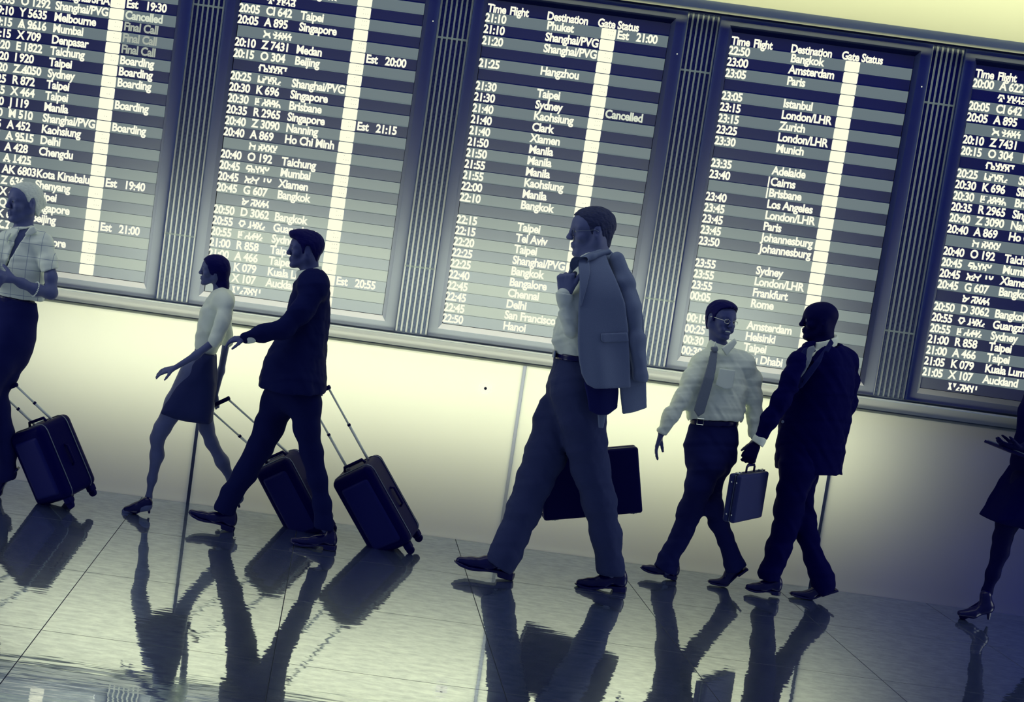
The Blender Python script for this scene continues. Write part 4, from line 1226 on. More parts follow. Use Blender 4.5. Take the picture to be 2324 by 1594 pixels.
# ---- the bald man in the dark suit with a briefcase
def right_man():
    f1 = zD(1250, 1335); f2 = zD(1530, 1362)
    Yf1 = G(*f1)[1] - .02; Yf2 = G(*f2)[1]; Yp = (Yf1 + Yf2) / 2
    root = person('bald man in a dark suit looking at the smiling man', Yp, 1820, 1350)
    hd = Head(*headframe(zC(1630, 293)[:2], 88, Yp, -6, 7))
    dl, dn = Yf1 - Yp, Yf2 - Yp
    lead = [zD(1500, 80, 160, -.05), zD(1485, 240, 155, -.07), zD(1435, 430, 122, -.07), zD(1402, 590, 112, dl), zD(1372, 770, 102, dl), zD(1310, 940, 98, dl), zD(1292, 1040, 80, dl), zD(1235, 1130, 84, dl), zD(1240, 1215, 84, dl)]
    back = [zD(1560, 80, 150, .06), zD(1520, 300, 130, .07), zD(1505, 500, 102, .07), zD(1540, 680, 90, dn), zD(1572, 850, 84, dn), zD(1622, 1010, 78, dn), zD(1668, 1120, 88, dn), zD(1698, 1200, 96, dn), zD(1700, 1250, 96, dn)]
    torso = [zC(1660, 620, 190), zC(1655, 760, 225), zC(1635, 900, 235), zC(1600, 1060, 235), zC(1565, 1220, 248), zC(1545, 1400, 255), zC(1540, 1560, 262)]
    tb = torso[:5]
    armr = [zC(1460, 650, 82, -.16), zC(1395, 790, 80, -.18), zC(1310, 960, 72, -.20), zC(1215, 1120, 62, -.20), zC(1125, 1290, 50, -.20)]
    arml = [zC(1835, 640, 92, .06), zC(1868, 800, 82, .08), zC(1862, 980, 78, .06), zC(1800, 1160, 74, -.02), zC(1700, 1310, 62, -.10)]
    B = Field(); hd.grow(B, nose=1.02, big_ear=.9)
    nb = P(*zC(1645, 540)[:2], Yp)
    B.rc(hd.w(-.030, 0, -.035), nb, .058 * hd.s, .066 * hd.s, .03)
    limb(B, tb, Yp, .05, .8, .84); limb(B, armr, Yp, .03, 1, .72); limb(B, arml, Yp, .03, 1, .72)
    leg_body(B, lead, Yp); leg_body(B, back, Yp)
    wr = P(*zC(1100, 1330)[:2], Yp - .20)
    hand(B, wr, (-.33, 0, -1), (.5, .9, -.15), hd.s * 1.02, curl=(20, 75, 60), thumb=-1, spread=2, tdir=(.8, .35, .5), tcurl=15)
    hand(B, P(*zC(1690, 1325)[:2], Yp - .10), (-.6, 0, -.8), (0, 1, 0), hd.s * .9, curl=(20, 20, 15), thumb=1, spread=2)
    lo, hi = box_of([P(*zC(1000, 90)[:2], Yp), P(*zC(1960, 90)[:2], Yp), P(*f1, Yp - .3), P(*zD(1830, 1290)[:2], Yp + .2)], .13)
    B.build('body', M['skin_dark'], root, lo, hi, .006)
    hd.face_parts(root, glasses=False)
    J = Field(); limb(J, torso, Yp, .06, .86); limb(J, armr, Yp, .04); limb(J, arml, Yp, .035)
    J.rc(P(*zC(1460, 640)[:2], Yp - .1), P(*zC(1620, 560)[:2], Yp), .065, .065, .06); J.rc(P(*zC(1640, 560)[:2], Yp), P(*zC(1835, 640)[:2], Yp + .05), .068, .072, .06)
    def hem(F, a_, b_, Y, th=.16, w=.7, d=.12):
        A_, B_ = P(*a_, Y), P(*b_, Y); e = B_ - A_; L = np.linalg.norm(e); e /= L; n = np.array((e[2], 0, -e[0])); n = n if n[2] < 0 else -n
        F.box((A_ + B_) / 2 + n * d, (L * w, th, d), np.stack([e, (0, 1, 0), n], 1), .003, .003, 's')
    hem(J, zC(1235, 1534), zC(1780, 1568), Yp, .5, .8, .2)
    hem(J, zC(1070, 1296), zC(1158, 1378), Yp - .2, .1, .6, .05)
    # open front and neck: the shirt shows in a slanting V
    V = [P(*zC(*q)[:2], Yp - .15)[[0, 2]] for q in ((1560, 470), (1745, 412), (1740, 470), (1640, 560), (1560, 660), (1480, 760), (1410, 860), (1440, 760), (1500, 620), (1530, 540))]
    J.panel(V, Yp - .20, .13, .004, 's', .004)
    J.rc(P(*zC(1650, 560)[:2], Yp), P(*zC(1680, 380)[:2], Yp), .078, .090, .01, 1, 's')
    J.disp(both(folds(.006, 1.0, 25), folds(.002, 2.6, 26))); J.build('jacket', M['suit_dark'], root, lo, hi, .007)
    # lapels, with a notch
    def chest(x, z): return Yp - .205 + 1.1 * (x - P(*zC(1560, 800)[:2], Yp)[0]) ** 2
    for nm, pts in (('lapel', ((1742, 440), (1762, 480), (1700, 560), (1672, 548), (1640, 620), (1560, 740), (1480, 850), (1368, 905), (1408, 850), (1480, 745), (1590, 620), (1680, 520))),
                    ('lapel', ((1552, 512), (1530, 560), (1490, 650), (1440, 760), (1395, 860), (1366, 900), (1370, 830), (1400, 700), (1455, 590), (1510, 520)))):
        F = Field(); F.panel([P(*zC(*q)[:2], Yp - .18)[[0, 2]] for q in pts], lambda x, z: chest(x, z) + .06 * np.clip((z - P(*zC(1600, 620)[:2], Yp)[2]) / .15, 0, 1.2), .007, .003, 'u', .004)
        F.build(nm, M['suit_lapel'], root, *bounds([P(*zC(1360, 910)[:2], Yp - .25), P(*zC(1770, 430)[:2], Yp)], .06), .0055)
    S = Field(); limb(S, [(a - 4, b + 5, c * .80) for a, b, c in torso[:4]], Yp, .05, .86)
    S.rc(P(*zC(1630, 620)[:2], Yp - .02), P(*zC(1645, 550)[:2], Yp), .080, .068, .04)
    S.build('shirt', M['shirt'], root, lo, hi, .008)
    K = Field(); K.rc(P(*zC(1640, 545)[:2], Yp), P(*zC(1672, 440)[:2], Yp), .078, .074, .01)
    K.half(P(*zC(1735, 418)[:2], Yp), (-.42, -.1, 1)).rc(hd.w(-.03, 0, -.035), nb, .059 * hd.s, .067 * hd.s, .003, 1, 's')
    K.build('collar', M['shirt'], root, *bounds([P(*zC(1650, 500)[:2], Yp)], .14), .005)
    Tt = Field(); Tt.panel([P(*zC(*q)[:2], Yp - .18)[[0, 2]] for q in ((1548, 512), (1590, 500), (1600, 532), (1572, 562), (1550, 620), (1500, 720), (1430, 815), (1438, 745), (1478, 660), (1520, 570), (1528, 530))],
                           lambda x, z: chest(x, z) - .006 + .05 * np.clip((z - P(*zC(1600, 620)[:2], Yp)[2]) / .12, 0, 1), .008, .003, 'u', .005)
    Tt.build('tie', M['tie'], root, *bounds([P(*zC(1430, 820)[:2], Yp - .2), P(*zC(1600, 500)[:2], Yp)], .08), .005)
    Cf = Field(); Cf.rc(P(*zC(1125, 1290)[:2], Yp - .20), P(*zC(1103, 1330)[:2], Yp - .2), .037, .036, .01)
    Cf.half(P(*zC(1106, 1326)[:2], Yp - .2), (-.5, 0, -1)).build('cuff', M['shirt'], root, *bounds([P(*zC(1115, 1310)[:2], Yp - .2)], .07), .005)
    MB().lathe(P(*zC(1320, 1140)[:2], Yp - .21), [(.009, 0), (.008, .004), (.004, .005)], n=12).build('button', M['steel'], root)
    T = Field(); limb(T, lead, Yp, .03); limb(T, back, Yp, .03)
    limb(T, [zC(1570, 1220, 215), zD(1510, 60, 185)], Yp, .05, .8)
    hem(T, zD(1130, 1196), zD(1335, 1218), Yf1, .2, .6); hem(T, zD(1580, 1200), zD(1800, 1262), Yf2, .2, .6) if False else None
    T.disp(folds(.007, 1.1, 28)); T.build('trousers', M['suit_dark'], root, lo, hi, .007)
    shoe(root, zD(1018, 1290), zD(1330, 1340), Yf1, width=1.15, hs=1.35)
    shoe(root, zD(1403, 1340), zD(1824, 1296), Yf2, bend=zD(1585, 1368))
    # briefcase: turned so that its long side recedes to the right
    Yb = Yp - .20
    A0 = P(*zD(985, 312)[:2], Yb); A1 = P(*zD(1000, 730)[:2], Yb)
    Hh = (A0[2] - A1[2]) * 1.0
    th = math.radians(52); ex = np.array((math.cos(th), math.sin(th), 0)); ey = np.array((-math.sin(th), math.cos(th), 0))
    D = .072; W = .40
    base = (A0 + A1) / 2
    c = base + ex * W / 2 + ey * D / 2
    c[1] -= .12; c = c
    cc = P(*zD(1070, 274)[:2], Yb) - UP * (Hh / 2)
    briefcase('navy briefcase in the bald man\'s hand', cc, ex, ey, UP, W, D, Hh, 'leather_navy')


# ---- the walking couple
def couple_man():
    f1 = zG(590, 1445); f2 = zG(1040, 1530)
    Yf1 = G(*f1)[1]; Yf2 = G(*f2)[1]; Yp = (Yf1 + Yf2) / 2
    root = person('dark-haired man in a navy suit striding behind the woman in a skirt', Yp, 740, 1230)
    hd = Head(*headframe(zG(924, 140)[:2], 84, Yp, 6, 4))
    dl, dn = Yf1 - Yp, Yf2 - Yp
    lead = [zG(830, 740, 80, .06), zG(800, 850, 76, .07), zG(757, 960, 68, .06), zG(712, 1060, 58, dl), zG(650, 1170, 54, dl), zG(585, 1270, 48, dl), zG(555, 1330, 46, dl), zG(550, 1360, 46, dl)]
    back = [zG(900, 740, 85, -.06), zG(925, 850, 74, -.07), zG(932, 960, 60, -.07), zG(955, 1080, 50, dn), zG(982, 1200, 43, dn), zG(1003, 1320, 38, dn), zG(1012, 1410, 40, dn), zG(1016, 1440, 40, dn)]
    torso = [zG(952, 310, 68), zG(945, 400, 90), zG(930, 500, 94), zG(900, 590, 112), zG(872, 690, 135), zG(866, 770, 148), zG(866, 820, 150)]
    armn = [zG(975, 325, 55, -.18), zG(905, 420, 50, -.22), zG(820, 505, 42, -.24), zG(730, 525, 36, -.26), zG(655, 545, 30, -.27)]
    armf = [zG(965, 330, 50, .18), zG(985, 480, 44, .22), zG(985, 600, 38, .24), zG(985, 740, 30, .24)]
    B = Field(); hd.grow(B, nose=1.0)
    B.rc(hd.w(-.03, 0, -.035), P(*zG(945, 270)[:2], Yp), .056 * hd.s, .062 * hd.s, .03)
    limb(B, torso[:5], Yp, .05, 1.35, .78); limb(B, armn, Yp, .03, 1, .7); limb(B, armf, Yp, .03, 1, .7)
    leg_body(B, lead, Yp); leg_body(B, back, Yp)
    hand(B, P(*zG(650, 548)[:2], Yp - .27), (-1, 0, -.22), (0, .35, -1), hd.s * .95, curl=(25, 30, 20), thumb=1, spread=3)
    hand(B, P(*zG(985, 750)[:2], Yp + .24), (.1, 0, -1), (0, -1, 0), hd.s * .9, curl=(50, 70, 50), thumb=1)
    lo, hi = box_of([P(*zG(540, 20)[:2], Yp), P(*zG(1080, 20)[:2], Yp), P(*zG(380, 1380)[:2], Yp - .3), P(*f2, Yp + .3)], .12)
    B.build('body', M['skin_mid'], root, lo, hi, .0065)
    hd.face_parts(root)
    H = Field(); prof = [(.110, .108), (.100, .078), (.080, .070), (.060, .064), (.040, .040), (.028, .014), (.020, -.022), (.010, -.020), (.006, .018), (-.008, .034), (-.026, .030), (-.036, .004), (-.044, -.040),
                        (-.066, -.072), (-.09, -.085), (-.16, -.05), (-.16, .2), (.14, .2)]
    hd.hair(H, prof, .014, .010, lambda F: F.ell(hd.w(.050, 0, .098), _v((.062, .056, .034)) * hd.s, hd.R, .03 * hd.s), 7, .003)
    H.build('hair', M['hair_dark'], root, *bounds([hd.w(f, l, u) for f in (-.13, .12) for l in (-.1, .1) for u in (-.1, .16)], .02), .0055)
    def hem(F, a_, b_, Y, th=.16, w=.7, d=.12):
        A_, B_ = P(*a_, Y), P(*b_, Y); e = B_ - A_; L = np.linalg.norm(e); e /= L; n = np.array((e[2], 0, -e[0])); n = n if n[2] < 0 else -n
        F.box((A_ + B_) / 2 + n * d, (L * w, th, d), np.stack([e, (0, 1, 0), n], 1), .003, .003, 's')
    J = Field(); limb(J, torso, Yp, .05, 1.35); limb(J, armn, Yp, .04); limb(J, armf, Yp, .04)
    J.rc(P(*zG(960, 300)[:2], Yp - .13), P(*zG(960, 300)[:2], Yp + .13), .085, .085, .06)
    hem(J, zG(705, 768), zG(1020, 800), Yp, .5, .56, .2); hem(J, zG(668, 500), zG(668, 590), Yp, .01)
    J.rc(P(*zG(940, 300)[:2], Yp), P(*zG(925, 190)[:2], Yp), .074, .085, .01, 1, 's')
    J.disp(both(folds(.006, .9, 35), folds(.002, 2.6, 36))); J.build('jacket', M['suit'], root, lo, hi, .0075)
    K = Field(); K.rc(P(*zG(945, 275)[:2], Yp), P(*zG(942, 222)[:2], Yp), .074, .070, .01).half(P(*zG(955, 222)[:2], Yp), (-.35, 0, 1)).rc(hd.w(-.03, 0, -.035), P(*zG(945, 270)[:2], Yp), .057 * hd.s, .063 * hd.s, .003, 1, 's')
    K.build('collar', M['shirt'], root, *bounds([P(*zG(945, 250)[:2], Yp)], .13), .006)
    C2 = Field().rc(P(*zG(680, 540)[:2], Yp - .268), P(*zG(658, 545)[:2], Yp - .271), .034, .033, .01).build('cuff', M['shirt'], root, *bounds([P(*zG(655, 545)[:2], Yp - .27)], .07), .005)
    T = Field(); limb(T, lead, Yp, .035); limb(T, back, Yp, .035); limb(T, [zG(868, 700, 105), zG(868, 800, 100)], Yp, .05, 1.25)
    hem(T, zG(495, 1335), zG(610, 1378), Yf1, .2, .8); hem(T, zG(965, 1425), zG(1065, 1440), Yf2, .2, .8)
    T.disp(folds(.004, .8, 38)); T.build('trousers', M['suit'], root, lo, hi, .008)
    shoe(root, zG(375, 1366), zG(592, 1450), Yf1, width=1.1); shoe(root, zG(850, 1500), zG(1068, 1534), Yf2, width=1.1)
    return Yp


def couple_woman():
    f1 = zG(180, 1368)
    Yf1 = G(*f1)[1]; Yp = Yf1 + .04
    root = person('dark-haired woman in a white blouse and knee-length skirt stepping out ahead of the suited man', Yp, 460, 1170)
    hd = Head(*headframe(zG(502, 236)[:2], 70, Yp, 8, 2))
    torso = [zG(535, 372, 52), zG(512, 440, 58), zG(490, 510, 52), zG(470, 580, 50), zG(452, 640, 62)]
    armn = [zG(560, 385, 26, -.14), zG(540, 470, 23, -.17), zG(505, 560, 20, -.18)]
    fore = [zG(505, 560, 18, -.18), zG(420, 625, 17, -.20), zG(320, 685, 12, -.22)]
    armf = [zG(545, 390, 26, .13), zG(560, 560, 20, .17), zG(535, 700, 17, .18), zG(510, 810, 12, .18)]
    legf = [zG(400, 720, 66, -.05), zG(330, 850, 56, -.05), zG(262, 965, 38, -.05), zG(240, 1010, 32, -.04), zG(238, 1090, 31, -.02), zG(215, 1200, 20, 0), zG(198, 1290, 13, 0), zG(190, 1325, 13, 0)]
    legb = [zG(450, 720, 62, .06), zG(455, 860, 46, .06), zG(468, 965, 33, .06), zG(490, 1030, 28, .06), zG(540, 1120, 30, .07), zG(585, 1210, 18, .08), zG(615, 1290, 12, .08)]
    B = Field(); hd.grow(B, nose=.9, jaw=.9, chin=.85)
    B.rc(hd.w(-.03, 0, -.035), P(*zG(530, 350)[:2], Yp), .042 * hd.s, .046 * hd.s, .02)
    limb(B, torso, Yp, .04, 1.2, .84); limb(B, armn, Yp, .02, 1, .8); limb(B, fore, Yp, .02); limb(B, armf, Yp, .02, 1, .9)
    limb(B, legf, Yp, .03, 1, .97); limb(B, legb, Yp, .03, 1, .97)
    hand(B, P(*zG(318, 686)[:2], Yp - .22), (-1, 0, -.42), (0, .5, -1), hd.s * .98, curl=(12, 15, 12), thumb=1, spread=3)
    hand(B, P(*zG(508, 815)[:2], Yp + .18), (.1, 0, -1), (0, -1, 0), hd.s * .95, curl=(50, 70, 50), thumb=1)
    B.rc(P(*zG(192, 1325)[:2], Yf1), P(*zG(90, 1350)[:2], Yf1), .030, .020, .02)
    B.rc(P(*zG(616, 1290)[:2], Yp + .08), P(*zG(560, 1345)[:2], Yp + .08), .030, .020, .02)
    lo, hi = box_of([P(*zG(230, 140)[:2], Yp), P(*zG(650, 140)[:2], Yp), P(*zG(60, 1380)[:2], Yp - .25), P(*zG(640, 1380)[:2], Yp + .25)], .12)
    B.build('body', M['skin'], root, lo, hi, .006)
    hd.face_parts(root, lips=True)
    H = Field(); prof = [(.088, .082), (.074, .060), (.056, .040), (.044, .010), (.030, -.020), (.004, -.050), (-.004, -.16), (-.02, -.22), (-.14, -.22), (-.16, -.05), (-.16, .18), (.1, .18)]
    def tail(F):
        F.rc(hd.w(-.055, 0, -.01), hd.w(-.070, 0, -.11), .062 * hd.s, .048 * hd.s, .03); F.rc(hd.w(-.070, 0, -.11), hd.w(-.072, 0, -.20), .048 * hd.s, .030 * hd.s, .03)
    hd.hair(H, prof, .012, .012, tail, 9, .003)
    H.build('hair', M['hair_dark'], root, *bounds([hd.w(f, l, u) for f in (-.15, .12) for l in (-.1, .1) for u in (-.24, .16)], .02), .006)
    def hem(F, a_, b_, Y, th=.16, w=.7, d=.12):
        A_, B_ = P(*a_, Y), P(*b_, Y); e = B_ - A_; L = np.linalg.norm(e); e /= L; n = np.array((e[2], 0, -e[0])); n = n if n[2] < 0 else -n
        F.box((A_ + B_) / 2 + n * d, (L * w, th, d), np.stack([e, (0, 1, 0), n], 1), .003, .003, 's')
    S = Field(); limb(S, [(a, b, c + 4) for a, b, c in torso[:4]], Yp, .05, 1.25); limb(S, [(a, b, c + 5, d) for a, b, c, d in armn], Yp, .03); limb(S, [(a, b, c + 5, d) for a, b, c, d in armf[:2]], Yp, .03)
    S.rc(P(*zG(540, 372)[:2], Yp - .10), P(*zG(540, 372)[:2], Yp + .10), .055, .055, .04)
    hem(S, zG(415, 615), zG(520, 632), Yp, .3, 1.2)
    S.disp(folds(.005, 1.2, 45)); S.build('blouse', M['shirt'], root, lo, hi, .007)
    K = Field(); pl = [P(*zG(*q)[:2], Yp)[[0, 2]] for q in ((452, 612), (505, 625), (512, 760), (492, 942), (378, 928), (262, 886), (330, 760), (400, 680), (425, 640))]
    K.panel(pl, Yp, .15, .02, 'u', .075); limb(K, [zG(470, 620, 50), zG(450, 720, 66)], Yp, .04, 1.3)
    K.panel(pl, Yp, .3, .004, 'i', .0)
    K.disp(folds(.004, .7, 47)); K.build('skirt', M['skirt'], root, lo, hi, .0075)
    for toe, heel, Y in ((zG(70, 1358), zG(222, 1362), Yf1), (zG(515, 1360), zG(640, 1330), Yp + .08)):
        T_, H_ = P(*toe, Y), P(*heel, Y); u = T_ - H_; L = np.linalg.norm(u); u /= L; v = np.array((u[2], 0, -u[0])); v = v if v[2] > 0 else -v
        F = Field(); F.rc(T_ - u * .03 + v * .022, H_ + u * L * .55 + v * .03, .017, .028, .02, 1.3); F.rc(H_ + u * L * .55 + v * .03, H_ + u * .04 + v * .062, .028, .034, .02, .9)
        o = F.build('shoe', M['leather'], root, *bounds([T_, H_, H_ + v * .1], .05), .005)
        MB().tube([H_ + u * .03 + v * .05, H_ + u * .025 + v * .002], [.014, .006], 8).build('heel', M['leather'], o)
    return Yp


# ---- the silver-haired woman at the left edge
def left_woman():
    Yp = G(*zF(480, 1435))[1] + .05
    root = person('silver-haired woman in a short-sleeved shirt and high trousers at the left edge', Yp, 40, 1110)
    hd = Head(*headframe(zE(222, 322)[:2], 92, Yp, 38, 4))
    ks = hd.s
    nb = P(*zE(205, 590)[:2], Yp)
    torso = [zE(215, 690, 150), zE(200, 800, 178), zE(195, 920, 180), zE(180, 1040, 170), zE(150, 1150, 160)]
    armn = [zE(395, 700, 62, -.04), zE(440, 850, 62, -.07), zE(462, 1000, 58, -.10), zE(462, 1130, 58, -.12)]
    fore = [zE(462, 1140, 56, -.12), zE(330, 1110, 48, -.18), zE(200, 1050, 38, -.22), zE(110, 1010, 32, -.24)]
    armf = [zE(20, 690, 58, .0), zE(-60, 860, 56, -.06), zE(-90, 1020, 50, -.10)]
    foref = [zE(-90, 1020, 50, -.10), zE(-30, 1030, 40, -.20), zE(30, 1000, 30, -.25)]
    legb = [zF(110, 10, 170, .03), zF(90, 170, 145, .04), zF(20, 330, 118, .05), zF(-40, 480, 96, .05), zF(-5, 600, 86, .05), zF(30, 800, 82, .05), zF(60, 980, 72, .05), zF(58, 1140, 66, .05), zF(45, 1190, 66, .05)]
    legf = [zF(90, 10, 160, -.04), zF(-20, 230, 135, -.05), zF(-110, 460, 100, -.06), zF(-170, 700, 84, -.06), zF(-240, 950, 72, -.06), zF(-300, 1190, 66, -.06), zF(-310, 1240, 66, -.06)]
    B = Field(); hd.grow(B, nose=.92, jaw=.95)
    B.rc(hd.w(-.030, 0, -.035), nb, .041 * ks, .046 * ks, .025); B.rc(nb, P(*zE(205, 660)[:2], Yp), .05 * ks, .055, .04)
    limb(B, torso, Yp, .05, .66, .76); limb(B, armn, Yp, .03, 1, .86); limb(B, fore, Yp, .03); limb(B, armf, Yp, .03, 1, .86); limb(B, foref, Yp, .03)
    limb(B, legb[:-1], Yp, .03, 1, .7); limb(B, legf[:-1], Yp, .03, 1, .7)
    hand(B, P(*zE(115, 1012)[:2], Yp - .24), (-1, 0, .10), (.1, .9, -.5), ks * .95, curl=(18, 25, 20), thumb=-1, spread=4)
    hand(B, P(*zE(35, 1000)[:2], Yp - .26), (-.9, -.1, -.3), (.1, .9, .2), ks * .9, curl=(25, 35, 25), thumb=1, spread=3)
    lo, hi = box_of([P(*zE(-200, 90)[:2], Yp), P(*zE(520, 90)[:2], Yp), P(*zF(-420, 1300)[:2], Yp - .25), P(*zF(200, 1300)[:2], Yp + .2)], .13)
    B.build('body', M['skin'], root, lo, hi, .0055)
    hd.face_parts(root, lips=True, brow='hair_mid')
    H = Field(); prof = [(.080, .100), (.072, .084), (.056, .078), (.038, .058), (.024, .034), (.014, .010), (.006, .008), (-.004, .030), (-.020, .034), (-.032, .010), (-.038, -.030),
                        (-.056, -.062), (-.085, -.078), (-.16, -.05), (-.16, .18), (.1, .18)]
    hd.hair(H, prof, .0045, .004, lambda F: F.ell(hd.w(-.105, 0, .0), _v((.030, .034, .034)) * ks, hd.R, .02 * ks), 2, .002)
    H.build('hair', M['hair_grey'], root, *bounds([hd.w(f, l, u) for f in (-.15, .12) for l in (-.1, .1) for u in (-.1, .15)], .02), .005)
    def hem(F, a_, b_, Y, th=.16, w=.7, d=.12):
        A_, B_ = P(*a_, Y), P(*b_, Y); e = B_ - A_; L = np.linalg.norm(e); e /= L; n = np.array((e[2], 0, -e[0])); n = n if n[2] < 0 else -n
        F.box((A_ + B_) / 2 + n * d, (L * w, th, d), np.stack([e, (0, 1, 0), n], 1), .003, .003, 's')
    S = Field(); limb(S, torso, Yp, .06, .72); limb(S, [(a, b, c + 3.0, d) for a, b, c, d in armn[:3]], Yp, .03)
    limb(S, [(a, b, c + 3.0, d) for a, b, c, d in armf[:2]], Yp, .03)
    S.rc(P(*zE(70, 660)[:2], Yp), P(*zE(210, 620)[:2], Yp), .05, .055, .04); S.rc(P(*zE(210, 620)[:2], Yp), P(*zE(380, 690)[:2], Yp - .03), .055, .060, .04)
    S.rc(P(*zE(330, 1190)[:2], Yp), P(*zE(60, 1140)[:2], Yp), .045, .045, .04)
    hem(S, zE(370, 950), zE(520, 910), Yp - .09, .12, .6, .05) ; hem(S, zE(-160, 900), zE(0, 930), Yp - .05, .12, .5, .04)
    hem(S, zE(-30, 1145), zE(385, 1215), Yp, .4, .6, .12)
    S.panel([P(*zE(*q)[:2], Yp - .12)[[0, 2]] for q in ((145, 560), (290, 545), (222, 615), (155, 700), (98, 800), (46, 900), (34, 896), (72, 790), (108, 670))], Yp - .14, .115, .004, 's', .003)
    S.disp(folds(.004, 1.4, 55)); S.build('shirt', M['shirt_check'], root, lo, hi, .0065)
    for pts in (((240, 600), (280, 545), (325, 530), (350, 585), (300, 612), (250, 622)), ((120, 590), (95, 640), (60, 740), (78, 690), (60, 640), (90, 590))):
        F = Field(); F.panel([P(*zE(*q)[:2], Yp - .05)[[0, 2]] for q in pts], lambda x, z: Yp - .085 + 1.2 * (x - nb[0]) ** 2, .008, .003, 'u', .004)
        F.build('collar_wing', M['shirt'], root, *bounds([P(*zE(210, 620)[:2], Yp - .05)], .2), .005)
    # woven check: thin raised lines following the shirt
    V = torso
    def front(x, z):
        return Yp - .145
    ck = MB()
    for pts in (((170, 680), (270, 676), (380, 684)), ((100, 800), (170, 785), (280, 800), (345, 830)), ((60, 920), (140, 905), (250, 930), (360, 975)), ((235, 640), (190, 760), (140, 850), (128, 1010)), ((335, 665), (300, 760), (262, 900), (240, 980))):
        pass
    T = Field(); limb(T, legb, Yp, .035); limb(T, legf, Yp, .035); limb(T, [zE(150, 1200, 162), zE(160, 1330, 162), zF(105, 60, 170)], Yp, .05, .75)
    hem(T, zF(-15, 1222), zF(118, 1190), Yp + .05, .14, .7)
    cutplane(T, zE(-10, 1165), zE(300, 1225), Yp, zE(150, 1500))
    T.disp(folds(.004, .8, 58)); T.build('trousers', M['trouser_navy'], root, lo, hi, .007)
    Be = Field(); limb(Be, [zE(150, 1140, 168), zE(150, 1290, 168)], Yp, .01, .78)
    cutplane(Be, zE(0, 1152), zE(300, 1212), Yp, zE(150, 1500)); cutplane(Be, zE(0, 1226), zE(300, 1285), Yp, zE(150, 900))
    Be.build('belt', M['leather'], root, *bounds([P(*zE(150, 1210)[:2], Yp)], .3), .0055)
    # beaded bracelet
    bc = P(*zE(318, 1104)[:2], Yp - .185); d = P(*zE(200, 1050)[:2], Yp - .22) - P(*zE(400, 1130)[:2], Yp - .15); d /= np.linalg.norm(d)
    a = np.cross(d, UP); a /= np.linalg.norm(a); b = np.cross(a, d); br = MB()
    for i in range(26):
        t = 2 * math.pi * i / 26; c = bc + (a * math.cos(t) + b * math.sin(t)) * .040
        br.lathe(c - d * .004, [(.0015, 0), (.004, .002), (.004, .006), (.0015, .008)], axis=d, n=6)
    br.build('bracelet', M['metal_pole'], root, kind='stuff')
    shoe(root, zF(-120, 1330), zF(160, 1100), Yp + .05, bend=zF(-20, 1330)); shoe(root, zF(-440, 1260), zF(-230, 1290), Yp - .06)
    return Yp


